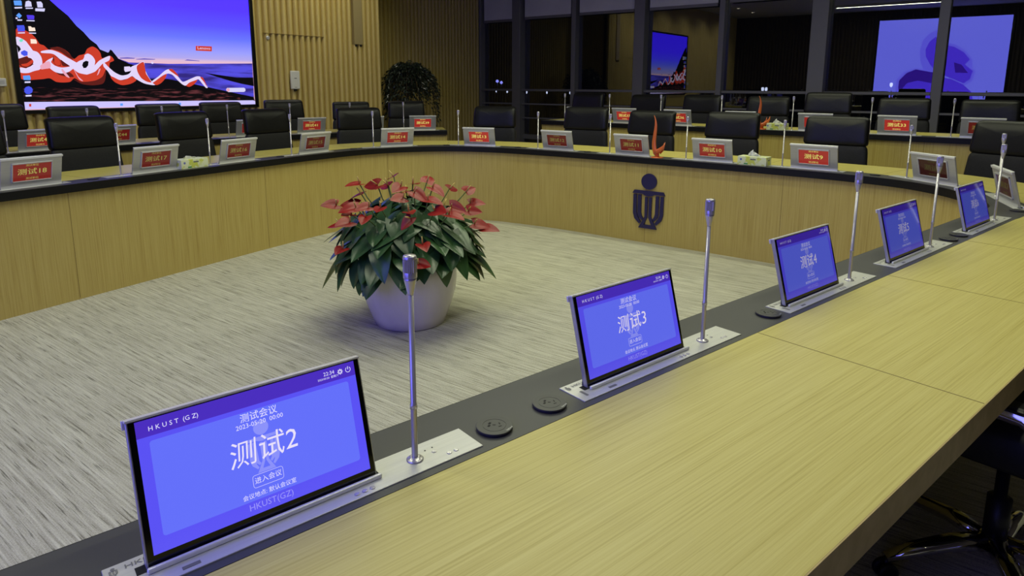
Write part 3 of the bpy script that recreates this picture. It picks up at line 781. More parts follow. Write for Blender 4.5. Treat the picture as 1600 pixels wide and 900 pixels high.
for f in b.bm.faces:
    if f.normal.x < 0: f.normal_flip()
at_world(b, 'display_petals', [P_H, P_P, P_D], ps)

# small boxes on the ribbed wall
r = thing('wall_box', 'white upright access point on the slatted wall right of the screen', 'wall box', (6.30, zs(0.0), 1.42))
b = MB(); b.box(-0.08, -0.035, -0.14, 0.08, 0.0, 0.14, bev=0.012); b.build('housing', M_WHITE, r)
b = MB(); b.box(-0.02, -0.0358, 0.02, 0.02, -0.035, 0.032); b.box(-0.02, -0.0358, -0.115, 0.02, -0.035, -0.108); b.build('printed_mark', M_GREYPRINT, r)
b = MB(); b.box(-0.02, -0.028, -0.17, 0.02, 0.0, -0.139); b.build('cable_stub', M_PLASTIC, r)
r = thing('wall_box', 'small white panel on the slatted wall at the left edge beside the screen', 'wall box', (2.505, zs(0.0), 1.375))
b = MB(); b.box(-0.07, -0.03, -0.045, 0.07, 0.0, 0.045, bev=0.008); b.build('housing', M_WHITE, r)
b = MB(); b.box(-0.05, -0.0308, -0.02, 0.05, -0.03, 0.02); b.build('cover', M_ALU_S, r)

# ------------------------------------------------------------------ pop-up monitors
TILT = rad(15.2)
MW, MH, MT = 0.333, 0.195, 0.011
SCR_SH = [('near2', 1.0), ('near3', 0.8), ('near4', 0.5), ('near5', 0.42), ('near6', 0.36)]
def lin(c, k): return tuple(v * k for v in s2l(c))
def device(name_root, num, loc, rot, label, group, near_k=None, plate_col=(1, 0, 0), hid=False):
    r = thing('pop_up_monitor', label, 'monitor', loc, rot, group)
    Z = loc[2]
    # plate let into the black band
    if 'plate' not in device.c:
        b = MB(); b.box(-0.2125, -0.0375, -0.001, 0.3525, 0.0375, 0.0022, bev=0.0008, seg=1); device.c['plate'] = b.mesh('base_plate', M_PLATE)
        b = MB(); b.box(-MW / 2 - 0.012, -0.004, 0.0022, MW / 2 + 0.004, 0.013, 0.0027); device.c['slot'] = b.mesh('slot', M_HOLE)
        b = MB(); b.box(-MW / 2 - 0.001, -0.0125, 0.002, MW / 2 + 0.003, -0.0055, 0.0095, bev=0.0025); device.c['lip'] = b.mesh('front_lip', M_RIM)
        b = MB(); b.lathe([(0.0043, 0), (0.0043, 0.0008), (0.0036, 0.0012)], 14); device.c['button'] = b.mesh('button', M_STEEL)
        b = MB(); b.lathe([(0.0016, 0), (0.0016, 0.0005)], 10); device.c['indicator_hole'] = b.mesh('indicator_hole', M_SOCKET)
        b = MB(); b.box(-0.011, -0.003, 0, 0.011, 0.003, 0.0006); device.c['usb_cover'] = b.mesh('usb_cover', M_PRINT)
        b = MB()
        b.add(text_mesh('HKUST(GZ)', 0.0125), Matrix.Translation((-0.148, 0.0245, 0.0026)) @ Matrix.Diagonal((1.25, 1, 1, 1)))
        for k_ in ('bar', 'ol', 'il', 'st', 'ba'):
            for sg in ((1,) if k_ in ('bar', 'ba') else (1, -1)):
                b.poly([(-0.201 + sg * x * 0.035, 0.0145 + (z - 0.13) * 0.035, 0.0026) for x, z in EMB[k_]])
        b.poly([(-0.201 + 0.0026 * cos(k * pi / 8), 0.0292 + 0.0026 * sin(k * pi / 8), 0.0026) for k in range(16)])
        device.c['engraving'] = b.mesh('engraving', M_PRINT)
        # panel, upright, front faces -y; later tilted
        b = MB(); b.box(-MW / 2, 0, -0.012, MW / 2, MT, MH - 0.002, bev=0.0015); b.box(-MW / 2 - 0.001, -0.001, MH - 0.0022, MW / 2 + 0.001, MT + 0.001, MH + 0.0012, 1, bev=0.0008); device.c['shell'] = b.mesh('shell', [M_ALU, M_RIM])
        b = MB(); b.box(-MW / 2 + 0.0025, -0.0008, 0.004, MW / 2 - 0.0025, 0.0004, MH - 0.003); device.c['glass'] = b.mesh('screen_glass', M_GLASSBLACK)
        b = MB(); b.box(-MW / 2 - 0.003, MT - 0.001, MH - 0.012, MW / 2 + 0.003, MT + 0.004, MH + 0.001, bev=0.0012)
        device.c['rim'] = b.mesh('top_rim', M_RIM)
        b = MB()                                          # rear foot that sweeps out to the plate
        rows = []
        for k in range(7):
            a = k / 6 * pi / 2
            rows.append([(-MW / 2, MT - 0.001 + 0.010 * (1 - cos(a)) * 1.4, 0.036 - 0.036 * sin(a) * 1.0), (MW / 2, MT - 0.001 + 0.010 * (1 - cos(a)) * 1.4, 0.036 - 0.036 * sin(a))])
        b.grid(rows); device.c['rear_foot'] = b.mesh('rear_foot', M_PLATE)
        b = MB(); w, z0, z1 = 0.112, 0.042, 0.163        # raised picture frame around the nameplate
        for (x0, x1, a, c) in ((-w, w, z1 - 0.008, z1), (-w, w, z0, z0 + 0.006), (-w, -w + 0.007, z0, z1), (w - 0.007, w, z0, z1)):
            b.box(x0, MT - 0.001, a, x1, MT + (0.009 if a > 0.1 else 0.006), c, bev=0.0015)
        device.c['nameplate_frame'] = b.mesh('nameplate_frame', M_ALU_S)
    c = device.c
    for k in ('plate', 'slot', 'lip') + (('engraving',) if near_k is not None else ()):
        link_mesh(c[k].name, c[k], r)
    if near_k is not None:
        for x, y in ((0.118, -0.026), (0.131, -0.026), (0.144, -0.026), (0.275, 0.0), (0.293, -0.02), (0.307, -0.02)):
            link_mesh('button', c['button'], r, Matrix.Translation((x, y, 0.0022)))
        for x, y in ((0.264, 0.012), (0.279, 0.013)):
            link_mesh('indicator_hole', c['indicator_hole'], r, Matrix.Translation((x, y, 0.0022)))
        link_mesh('usb_cover', c['usb_cover'], r, Matrix.Translation((-0.119, -0.027, 0.0022)))
        link_mesh('usb_cover', c['usb_cover'], r, Matrix.Translation((-0.189, -0.012, 0.0022)) @ Matrix.Rotation(pi / 2, 4, 'Z'))
    R = Matrix.Rotation(-TILT, 4, 'X')
    R = Matrix.Translation((0, 0, 0.0)) @ R
    pnl = link_mesh('panel', c['shell'], r, R)
    link_mesh('screen_glass', c['glass'], pnl); link_mesh('top_rim', c['rim'], pnl)
    link_mesh('nameplate_frame', c['nameplate_frame'], pnl)
    rf = link_mesh('rear_foot', c['rear_foot'], pnl)
    if near_k is not None:
        b = MB(); b.box(-0.1045, MT, 0.048, 0.1045, MT + 0.001, 0.155); b.build('nameplate', M_GLASSBLACK, pnl)
        k = near_k
        w, h, z0 = 0.3125, 0.1745, 0.0165
        def q(u0, v0, u1, v1, y, m, nm, rad_=0.0):
            x0, x1, za, zb = -w / 2 + u0 * w, -w / 2 + u1 * w, z0 + (1 - v1) * h, z0 + (1 - v0) * h
            bb = MB()
            if rad_:
                pts = []
                for cx, cz, a0 in ((x1 - rad_, zb - rad_, 0), (x0 + rad_, zb - rad_, 90), (x0 + rad_, za + rad_, 180), (x1 - rad_, za + rad_, 270)):
                    for t in range(5):
                        a = rad(a0 + t * 22.5); pts.append((cx + rad_ * cos(a), y, cz + rad_ * sin(a)))
            else:
                pts = [(x1, y, zb), (x0, y, zb), (x0, y, za), (x1, y, za)]
            bb.poly(pts)
            return bb
        def em(nm, col, kk=1.0, s=False): return emis('monitor_%s_%s' % (nm, num), (0, 0, 0), 1, s, lin(col, kk * k))
        q(0, 0, 1, 1, -0.0011, None, '').build('display', em('field', (90, 82, 244), 1.0, True), pnl, False)
        q(0, 0, 1, 0.128, -0.00125, None, '').build('display_title_bar', em('bar', (74, 46, 190)), pnl, False)
        q(0.045, 0.165, 0.955, 0.888, -0.0014, None, '', 0.004).build('display_card', em('card', (100, 112, 250)), pnl, False)
        bb = MB()                                        # pale emblem behind the number
        X0, Z0, S = 0.0, z0 + h * 0.315, 0.152
        for k_ in ('bar', 'ol', 'il', 'st', 'ba'):
            for sg in ((1,) if k_ in ('bar', 'ba') else (1, -1)):
                bb.poly([(X0 + sg * x * S, -0.00155, Z0 + (z - 0.13) * S) for x, z in EMB[k_]])
        bb.poly([(X0 + 0.0109 * cos(t * pi / 12), -0.00155, Z0 + 0.063 + 0.0105 * sin(t * pi / 12)) for t in range(24)])
        bmesh.ops.triangulate(bb.bm, faces=bb.bm.faces[:])
        bb.build('display_emblem', em('emblem', (140, 146, 250)), pnl, False)
        bt = MB(); RX = Matrix.Rotation(pi / 2, 4, 'X')
        def tx(body, size, u, v, sx=1.0, sh=0.0):
            bt.add(text_mesh(body, size, sh), Matrix.Translation((-w / 2 + u * w, -0.0017, z0 + (1 - v) * h)) @ RX @ Matrix.Diagonal((sx, 1, 1, 1)))
        tx('H K U S T  (G Z)', 0.0088, 0.147, 0.075, 1.0); tx('22:34', 0.0082, 0.862, 0.05); tx('2023/05/20  星期六', 0.0042, 0.855, 0.088)
        tx('测试会议', 0.0135, 0.5, 0.215); tx('2023-05-20  00:00', 0.0092, 0.5, 0.278)
        tx('进入会议', 0.0098, 0.5, 0.742); tx('会议地点: 默认会议室', 0.0082, 0.5, 0.848)
        for ang in range(8):                             # cog and power symbols
            a = ang * pi / 4; cx, cz = -w / 2 + 0.921 * w, z0 + 0.937 * h
            bt.poly([(cx + rr * cos(a + da), -0.0017, cz + rr * sin(a + da)) for rr, da in ((0.0036, -0.24), (0.0044, -0.17), (0.0044, 0.17), (0.0036, 0.24), (0.0016, 0.39), (0.0016, -0.39))])
        cx = -w / 2 + 0.964 * w
        for t in range(14):
            a0, a1 = rad(125 + t * 290 / 14), rad(125 + (t + 1) * 290 / 14)
            bt.poly([(cx + rr * cos(a), -0.0017, cz + rr * sin(a)) for rr, a in ((0.0036, a0), (0.0045, a0), (0.0045, a1), (0.0036, a1))])
        bt.poly([(cx - 0.0005, -0.0017, cz), (cx + 0.0005, -0.0017, cz), (cx + 0.0005, -0.0017, cz + 0.005), (cx - 0.0005, -0.0017, cz + 0.005)])
        bx, bz, bw, bh, br = 0.0, z0 + (1 - 0.742) * h, 0.0215, 0.0085, 0.003          # button outline
        def ring(o_):
            pts = []
            for sx_, sz_, a0 in ((1, 1, 0), (-1, 1, 90), (-1, -1, 180), (1, -1, 270)):
                for t in range(4):
                    a = rad(a0 + t * 30); pts.append((bx + sx_ * (bw - br) + (br + o_) * cos(a), -0.0017, bz + sz_ * (bh - br) + (br + o_) * sin(a)))
            return pts
        ra, rb = ring(0), ring(0.0005)
        for t in range(len(ra)):
            bt.poly([ra[t], ra[(t + 1) % len(ra)], rb[(t + 1) % len(ra)], rb[t]])
        bt.build('display_lettering', em('lettering', (226, 222, 255)), pnl, False)
        bt = MB(); tx('测试%s' % num, 0.040, 0.5, 0.505, 1.0, 0.1); bt.build('display_number', em('number', (232, 224, 250)), pnl, False)
        bt = MB(); tx('HKUST(GZ)', 0.0125, 0.5, 0.937); bt.build('display_footer', em('footer', (150, 146, 250)), pnl, False)
    else:
        w, z0, z1 = 0.1045, 0.048, 0.155
        k = plate_col[0]  # dims the plate's glow in colour, imitating an oblique view
        bb = MB(); bb.poly([(w, MT + 0.0008, z0), (w, MT + 0.0008, z1), (-w, MT + 0.0008, z1), (-w, MT + 0.0008, z0)][::-1])
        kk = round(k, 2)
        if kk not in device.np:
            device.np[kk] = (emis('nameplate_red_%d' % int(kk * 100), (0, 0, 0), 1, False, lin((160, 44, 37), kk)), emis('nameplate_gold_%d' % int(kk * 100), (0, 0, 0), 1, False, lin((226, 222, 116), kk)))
        np_ = bb.build('nameplate', device.np[kk][0], pnl, False)
        bt = MB(); RX = Matrix.Rotation(pi, 4, 'Z') @ Matrix.Rotation(pi / 2, 4, 'X')
        def tb(body, size, z, sx=1.0, dy=0.0012):
            bt.add(text_mesh(body, size), Matrix.Translation((0, MT + dy, z)) @ RX @ Matrix.Diagonal((sx, 1, 1, 1)))
        zc = (z0 + z1) / 2
        for dx in (-0.0004, 0.0004):
            bt.add(text_mesh('测试%s' % num, 0.043), Matrix.Translation((dx, MT + 0.0012 + abs(dx) * 0.1, zc)) @ RX @ Matrix.Diagonal((1.26, 0.98, 1, 1)))
        tb('测试单位', 0.0155, z1 - 0.012, 1.15); tb('测试职位', 0.0155, z0 + 0.012, 1.15)
        bt.build('nameplate_lettering', device.np[kk][1], pnl, False)
    return r
device.c = {}; device.np = {}

def mic(loc, rot, label, group='gooseneck microphones'):
    if not mic.root:
        r = thing('gooseneck_microphone', label, 'microphone', loc, rot, group)
        b = MB(); b.lathe([(0.0145, 0.0), (0.0145, 0.0015), (0.012, 0.0032), (0.0085, 0.0036), (0.0075, 0.006)], 24); b.build('base_ring', M_STEEL, r)
        b = MB(); prof = []
        for k in range(60):
            z = 0.004 + k * 0.0015
            prof += [(0.0048, z), (0.0055, z + 0.00075)]
        b.lathe(prof, 12); b.build('gooseneck', M_STEEL, r)
        b = MB(); b.lathe([(0.0062, 0.093), (0.0062, 0.101), (0.0052, 0.102), (0.0046, 0.29)], 14); b.build('stem', M_STEEL, r)
        b = MB(); b.lathe([(0.0046, 0.289), (0.0052, 0.292), (0.0102, 0.314), (0.0105, 0.318)], 18); b.build('collar', M_STEEL, r)
        b = MB()
        prof = [(0.0112, 0.318), (0.0112, 0.326), (0.0106, 0.3275)]
        b.lathe(prof, 22, cap=False)
        rows = []
        for z in (0.3275, 0.349):
            rows.append([((0.0113 if k % 2 else 0.0096) * cos(2 * pi * k / 44), (0.0113 if k % 2 else 0.0096) * sin(2 * pi * k / 44), z) for k in range(44)])
        b.grid(rows, smooth=False, close=True)
        b.lathe([(0.0112, 0.349), (0.0112, 0.3515), (0.0098, 0.3545), (0.0005, 0.3555)], 22, cap=False)
        b.build('capsule', M_STEEL, r)
        mic.root = r
        return r
    return dup(mic.root, loc, rot, label, group)
mic.root = None

G_NEAR, G_FAR, G_BACK, G_RIGHT = 'pop-up monitors on the near desk', 'pop-up monitors on the far side of the ring desk', 'pop-up monitors on the outer desk by the wall screen', 'pop-up monitors on the window row desk'
near_lab = {2: 'pop-up monitor showing a bright violet page numbered 2, nearest the camera', 3: 'pop-up monitor showing a violet page numbered 3, second on the near desk',
            4: 'pop-up monitor showing a violet page numbered 4, middle of the near row', 5: 'pop-up monitor showing a darker violet page numbered 5 on the near desk', 6: 'pop-up monitor with dark violet page numbered 6 at the far end of the near desk'}
for num, t, tm, k in ((2, 0.282, 0.519, 1.0), (3, 1.101, 1.34, 0.84), (4, 1.911, 2.145, 0.50), (5, 2.633, 2.846, 0.37), (6, 3.433, 3.655, 0.31)):  # last value: viewing-angle dimming put into each screen's colour
    p = near(t, 0.882)
    device('m', str(num), (p.x, p.y, Z_MAIN), ROT_T, near_lab[num], G_NEAR, near_k=k)
    p = near(tm, 0.882)
    mic((p.x, p.y, Z_MAIN + 0.0022), ROT_T, 'steel gooseneck microphone standing right of the monitor numbered %d on the near desk' % num)

DOFF = 0.115
def far_device(path, Z, num, uv, bright, label, group, mic_label=None):
    p, a = path.at(uv, DOFF)
    device('m', str(num), (p.x, p.y, Z), a, label, group, None, (bright, 0, 0))
    if mic_label:
        x = Vector((cos(a), sin(a)))
        q = p + x * 0.236
        mic((q.x, q.y, Z + 0.0022), a, mic_label)
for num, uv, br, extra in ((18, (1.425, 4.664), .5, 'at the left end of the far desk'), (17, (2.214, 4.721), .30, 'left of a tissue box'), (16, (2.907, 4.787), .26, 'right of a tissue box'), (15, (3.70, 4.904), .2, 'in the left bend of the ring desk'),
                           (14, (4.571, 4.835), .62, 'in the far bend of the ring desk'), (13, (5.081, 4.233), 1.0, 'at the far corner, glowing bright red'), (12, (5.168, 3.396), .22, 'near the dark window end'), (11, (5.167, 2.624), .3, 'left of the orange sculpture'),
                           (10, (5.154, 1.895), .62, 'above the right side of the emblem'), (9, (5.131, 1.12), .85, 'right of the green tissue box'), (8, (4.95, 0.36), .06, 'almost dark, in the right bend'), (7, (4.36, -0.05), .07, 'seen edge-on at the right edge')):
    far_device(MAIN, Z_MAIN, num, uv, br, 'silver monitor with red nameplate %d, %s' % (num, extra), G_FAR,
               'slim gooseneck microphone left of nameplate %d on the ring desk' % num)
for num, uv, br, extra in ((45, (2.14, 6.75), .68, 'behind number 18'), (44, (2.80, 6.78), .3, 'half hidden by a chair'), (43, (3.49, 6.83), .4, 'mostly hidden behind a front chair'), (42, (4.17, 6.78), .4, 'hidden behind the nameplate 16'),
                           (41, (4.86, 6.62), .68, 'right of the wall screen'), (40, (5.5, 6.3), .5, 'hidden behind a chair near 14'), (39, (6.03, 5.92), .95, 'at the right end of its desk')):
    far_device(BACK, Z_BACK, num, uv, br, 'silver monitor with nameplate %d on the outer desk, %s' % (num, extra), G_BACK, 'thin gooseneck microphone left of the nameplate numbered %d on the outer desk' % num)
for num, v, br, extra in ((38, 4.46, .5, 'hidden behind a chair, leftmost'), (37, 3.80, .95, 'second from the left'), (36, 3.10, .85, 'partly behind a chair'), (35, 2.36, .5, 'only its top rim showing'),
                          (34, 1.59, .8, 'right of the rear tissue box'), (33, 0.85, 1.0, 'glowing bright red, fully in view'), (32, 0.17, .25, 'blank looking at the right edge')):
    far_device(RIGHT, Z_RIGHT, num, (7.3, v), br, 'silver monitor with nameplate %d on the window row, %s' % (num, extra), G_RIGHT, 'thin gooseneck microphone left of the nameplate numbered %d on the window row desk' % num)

# ------------------------------------------------------------------ round power sockets in the black band
def socket(p, rot, label):
    if not socket.root:
        r = thing('power_socket', label, 'socket', p, rot, 'round power sockets in the black band')
        b = MB(); b.lathe([(0.030, 0), (0.030, 0.0025), (0.034, 0.003), (0.034, 0.0062), (0.0335, 0.0066), (0.0222, 0.0066), (0.0221, 0.0061), (0.0213, 0.0061), (0.0212, 0.0066), (0.0005, 0.0066)], 48, cap=False, smooth=False); b.build('cover_disc', M_SOCKET, r)
        b = MB()
        for x, y, w, h, a in ((-0.0095, 0.004, 0.0062, 0.0042, 25), (-0.003, 0.0105, 0.0062, 0.0042, 25), (0.0, 0.001, 0.0060, 0.0018, -40), (0.011, -0.001, 0.0018, 0.006, -20), (0.006, -0.0095, 0.0062, 0.0018, -8)):
            b.box(-w / 2, -h / 2, 0.0062, w / 2, h / 2, 0.0069, M=Matrix.Translation((x, y, 0)) @ Matrix.Rotation(rad(a), 4, 'Z'))
        b.build('socket_holes', M_HOLE, r)
        b = MB(); b.add(text_mesh('legrand', 0.0058), Matrix.Translation((0.014, -0.0265, 0.0069)) @ Matrix.Rotation(rad(12), 4, 'Z')); b.build('printed_mark', M_ALU_S, r)
        socket.root = r
        return r
    return dup(socket.root, p, rot, label)
socket.root = None
for t, lab in ((0.687, 'round black power socket right of the nearest monitor, first of a pair'), (0.825, 'round black power socket left of the monitor numbered 3'), (1.645, 'round black power socket left of the monitor numbered 4'), (3.045, 'round black power socket right of the monitor numbered 5'), (3.165, 'round black power socket left of the monitor numbered 6'), (4.02, 'round black power socket before the nameplate numbered 7 at the right edge')):
    p = near(t, 0.88)
    socket((p.x, p.y, Z_MAIN), ROT_T, lab)
for k, (uv, lab) in enumerate((((1.79, 4.65), 'between nameplates 18 and 17'), ((3.33, 4.87), 'between nameplates 16 and 15'), ((4.13, 4.90), 'between nameplates 15 and 14'), ((4.93, 4.52), 'between nameplates 14 and 13'), ((5.16, 3.84), 'right of nameplate 13'), ((5.19, 3.08), 'right of nameplate 12'), ((5.06, 0.72), 'right of nameplate 9'))):
    p, a = MAIN.at(uv, 0.1)
    socket((p.x, p.y, Z_MAIN), a, 'flat round power socket on the far desk ' + lab)

# ------------------------------------------------------------------ chairs (front is +y)
def pad(b, w, h, t, nx=14, nz=12, corner=0.05, dome=0.02, wtop=None, mi=0, M=None, roll=0.0):
    """upholstered slab in the xz plane: width w at the bottom, wtop at the top, height h, thickness t; roll curls the upper edge back"""
    wtop = w if wtop is None else wtop
    n = 40
    def outline(k, grow=1.0):
        a = 2 * pi * k / n
        c, s_ = cos(a), sin(a)
        e = 0.2
        x = math.copysign(abs(c) ** e, c); z = math.copysign(abs(s_) ** e, s_)
        return x, z
    rings = []
    for j, (g, y) in enumerate(((0.0, dome), (0.35, dome * 0.97), (0.65, dome * 0.9), (0.86, dome * 0.74), (0.945, dome * 0.4), (0.985, -t * 0.08), (1.0, -t * 0.4), (0.99, -t * 0.8), (0.94, -t * 1.0), (0.6, -t * 1.05), (0.0, -t * 1.05))):
        ring = []
        for k in range(n):
            x, z = outline(k)
            zz = z * g * h / 2
            ww = (w + (wtop - w) * (zz / h + 0.5)) / 2
            xx = x * g * ww
            f = max(0.0, (zz / h + 0.5) - 0.72) / 0.28
            yy = y - roll * f * f
            p = Vector((xx, yy + 0.09 * xx * xx * 2.2, zz))
            ring.append(b.bm.verts.new((M @ p) if M else p))
        rings.append(ring)
    for a, c in zip(rings, rings[1:]):
        for k in range(n):
            b.face([a[k], a[(k + 1) % n], c[(k + 1) % n], c[k]], mi, True)
    bmesh.ops.remove_doubles(b.bm, verts=b.bm.verts[:], dist=1e-5)
    return b
def make_chair(loc, rot, label, group, zs_=1.0):
    r = thing('office_chair', label, 'chair', loc, rot, group)
    Mh = Matrix.Translation((0, -0.262, 0.995)) @ Matrix.Rotation(rad(7), 4, 'X')
    b = MB(); pad(b, 0.51, 0.252, 0.06, dome=0.016, wtop=0.485, M=Mh, roll=0.045); b.build('headrest', M_LEATHER, r)
    Mb = Matrix.Translation((0, -0.236, 0.685)) @ Matrix.Rotation(rad(5), 4, 'X')
    b = MB(); pad(b, 0.56, 0.42, 0.055, dome=0.012, wtop=0.50, M=Mb); b.build('backrest', M_LEATHER_D, r)
    b = MB()
    pad(b, 0.53, 0.52, 0.09, dome=0.02, M=Matrix.Translation((0, 0.03, 0.475)) @ Matrix.Rotation(rad(90), 4, 'X') @ Matrix.Rotation(pi, 4, 'Y') @ Matrix.Rotation(pi, 4, 'Z'))
    b.build('seat', M_LEATHER_D, r)
    for sx in (-1, 1):
        b = MB(); b.tube([(sx * 0.22, -0.10, 0.405), (sx * 0.29, -0.13, 0.42), (sx * 0.305, -0.17, 0.49), (sx * 0.305, -0.15, 0.58), (sx * 0.305, -0.08, 0.622), (sx * 0.305, 0.05, 0.63), (sx * 0.304, 0.16, 0.622), (sx * 0.302, 0.23, 0.605)], [0.012, 0.016, 0.019, 0.021, 0.022, 0.022, 0.02, 0.014], 12, flat=0.42)
        a = b.build('armrest', M_CHROME, r)
        b = MB(); b.box(sx * 0.305 - 0.028, -0.09, 0.636, sx * 0.305 + 0.026, 0.12, 0.652, bev=0.009); b.build('arm_pad', M_PLASTIC, a)
    b = MB(); b.box(-0.11, -0.13, 0.375, 0.11, 0.12, 0.425, bev=0.012); b.tube([(0.1, 0.03, 0.39), (0.26, 0.04, 0.385)], 0.006, 8); b.build('tilt_mechanism', M_PLASTIC, r)
    b = MB(); b.lathe([(0.03, 0.1), (0.03, 0.25), (0.016, 0.25), (0.016, 0.38)], 16); b.build('gas_column', M_PLASTIC, r)
    b = MB()
    b.lathe([(0.034, 0.072), (0.042, 0.085), (0.042, 0.125), (0.032, 0.135)], 20)
    for k in range(5):
        a = 2 * pi * k / 5 + rad(70)
        d = Vector((cos(a), sin(a), 0))
        b.tube([d * 0.025 + Vector((0, 0, 0.112)), d * 0.12 + Vector((0, 0, 0.112)), d * 0.22 + Vector((0, 0, 0.094)), d * 0.305 + Vector((0, 0, 0.068))], [0.031, 0.028, 0.024, 0.017], 12, flat=0.8)
    b.build('star_base', M_CHROME, r)
    for k in range(5):
        a = 2 * pi * k / 5 + rad(70)
        b = MB()
        M = Matrix.Translation((cos(a) * 0.3, sin(a) * 0.3, 0.028)) @ Matrix.Rotation(a, 4, 'Z')
        for s_ in (-1, 1):
            b.lathe([(0.02, -0.008), (0.028, -0.005), (0.028, 0.005), (0.02, 0.008)], 16, M=M @ Matrix.Translation((0, s_ * 0.014, 0)) @ Matrix.Rotation(pi / 2, 4, 'X'))
        b.tube([(cos(a) * 0.3, sin(a) * 0.3, 0.03), (cos(a) * 0.3, sin(a) * 0.3, 0.066)], 0.008, 8)
        b.build('caster', M_PLASTIC, r)
    r.scale = (1, 1, zs_)
    return r
CH = []
def chair(u, v, rot, h, label, group, zf=0.0, straight=False):
    """u, v: where the headrest stands; h: height of its top"""
    a = rad(rot)
    q = Vector((u, v)) + (Vector((0, 0)) if straight else Vector((-sin(a), cos(a))) * 0.27)
    z = h / 1.128
    if not CH:
        CH.append(make_chair((q.x, q.y, zf), a, label, group, z)); return
    r = dup(CH[0], (q.x, q.y, zf), a, label, group)
    r.scale = (1, 1, z)
GC1, GC2, GC3 = 'black office chairs around the ring desk', 'black office chairs at the outer desk by the wall screen', 'black office chairs at the window row desk'
for u, v, rot, h, lab in ((2.071, 5.636, -172.0, 1.135, 'between the nameplates 18 and 17'), (1.30, 5.53, -172.0, 1.13, 'cut by the left photo edge behind nameplate 18'), (2.916, 5.754, -172.5, 1.14, 'behind the tissue box beside nameplate 17'),
                          (3.777, 5.839, -177.2, 1.14, 'behind the nameplate 16'), (4.803, 5.68, -201.6, 1.126, 'between the nameplates 15 and 14'), (5.886, 4.649, -250, 1.136, 'just right of the nameplate 13'),
                          (6.104, 3.585, -264.0, 1.146, 'just right of the nameplate 12'), (6.118, 2.839, 88.9, 1.126, 'behind the nearer orange sculpture'), (6.103, 2.026, 88.9, 1.135, 'behind the nameplate 10 and a tissue box'),
                          (6.065, 1.137, 87.8, 1.123, 'behind the nameplate 9'), (5.80, -0.04, 66.0, 1.137, 'at the right edge behind the nameplates 8 and 7')):
    chair(u, v, rot, h, 'black leather office chair ' + lab, GC1)
p = Vector((2.13, -0.10)); chair(p.x, p.y, math.degrees(ROT_T), 1.13, 'black office chair with polished star base under the near desk', GC1, 0.0, True)
for u, v, rot, h, lab in ((2.076, 7.604, -174.4, 1.19, 'at the left photo edge beside the wall screen'), (2.758, 7.658, -176.9, 1.155, 'below the left part of the wall screen'), (3.614, 7.663, -182.5, 1.158, 'below the middle of the wall screen'),
                          (4.308, 7.594, -189.3, 1.165, 'below the right end of the wall screen'), (5.053, 7.418, -197.6, 1.18, 'below the white access point, behind nameplate 41'), (5.857, 7.078, -208.7, 1.145, 'half hidden at the end of the lit slatted wall'), (6.472, 6.664, -217.9, 1.152, 'before the tall ficus, behind nameplate 39')):
    chair(u, v, rot, h, 'black chair at the outer desk ' + lab, GC2)
for u, v, rot, h, lab in ((8.28, 4.836, 90.1, 1.124, 'leftmost at the dark windows, behind nameplate 38'), (8.279, 3.904, 89.2, 1.107, 'behind nameplate 37'), (8.263, 3.147, 88.8, 1.115, 'behind nameplate 36 and left of nameplate 35'), (8.253, 2.325, 89.5, 1.105, 'behind the farther orange sculpture'),
                          (8.247, 1.659, 89.5, 1.16, 'in front of the widest window post, behind nameplate 34'), (8.239, 0.901, 89.1, 1.106, 'behind nameplate 33'), (8.223, 0.147, 88.8, 1.1, 'at the right edge behind nameplate 32')):
    chair(u, v, rot, h, 'black chair on the window row ' + lab, GC3, Z_STEP)

# ------------------------------------------------------------------ tissue boxes and sculptures
def tissue_box(loc, rot, label, w=0.225, d=0.115, h=0.068, tall=0.05, wide=0.04):
    r = thing('tissue_box', label, 'tissue box', loc, rot, 'printed tissue boxes on the desks')
    b = MB(); b.box(-w / 2, -d / 2, 0, w / 2, d / 2, h, bev=0.002); b.build('carton', M_BOX, r)
    b = MB()
    for s_ in (1, -1):
        b.box(-0.015 + 0.095 * s_ - 0.02 * s_, s_ * (d / 2 + 0.0004) - 0.0002, 0.006, 0.075 * s_ - 0.045 * s_ + 0.0, s_ * (d / 2 + 0.0004) + 0.0002, 0.016)
    b.build('green_print', M_GREENPRINT, r)
    b = MB()
    for s_ in (1, -1):
        b.box(-0.03, s_ * (d / 2 + 0.0004) - 0.0002, 0.042, 0.012, s_ * (d / 2 + 0.0004) + 0.0002, 0.052)
    b.box(-w / 2 - 0.0005, -0.02, 0.038, -w / 2, 0.02, 0.046); b.build('grey_print', M_GREYPRINT, r)
    b = MB()
    for s_ in (1, -1):
        b.lathe([(0.0085, -0.0003), (0.0085, 0.0003)], 16, M=Matrix.Translation((-0.085 * s_ * -1, s_ * (d / 2 + 0.0005), 0.044)) @ Matrix.Rotation(pi / 2, 4, 'X'))
    b.build('blue_print', M_BLUEPRINT, r)
    b = MB(); rows = []
    for j in range(7):
        t = j / 6
        row = []
        for k in range(9):
            s_ = k / 8 - 0.5
            x = s_ * (0.10 - (0.10 - wide) * t) + 0.012 * t
            y = 0.012 * sin(k * 1.7 + t * 2) * (0.4 + t) + 0.006 * t
            z = h + t * tall * (1 - 1.1 * abs(s_ - 0.1) * t)
            row.append((x, y, z))
        rows.append(row)
    b.grid(rows); o = b.build('tissue', M_TISSUE, r)
    sm = o.modifiers.new('thickness', 'SOLIDIFY'); sm.thickness = 0.002
    return r
p, a = MAIN.at((2.50, 4.70), 0.105)
tissue_box((p.x, p.y, Z_MAIN), a, 'tissue box between the nameplates 17 and 16, tissue lying flat', tall=0.022, wide=0.09)
p, a = MAIN.at((5.12, 1.56), 0.10)
tissue_box((p.x, p.y, Z_MAIN), a, 'yellow green tissue box between the nameplates 10 and 9, tissue peak standing up')
p, a = RIGHT.at((7.28, 1.97), 0.105)
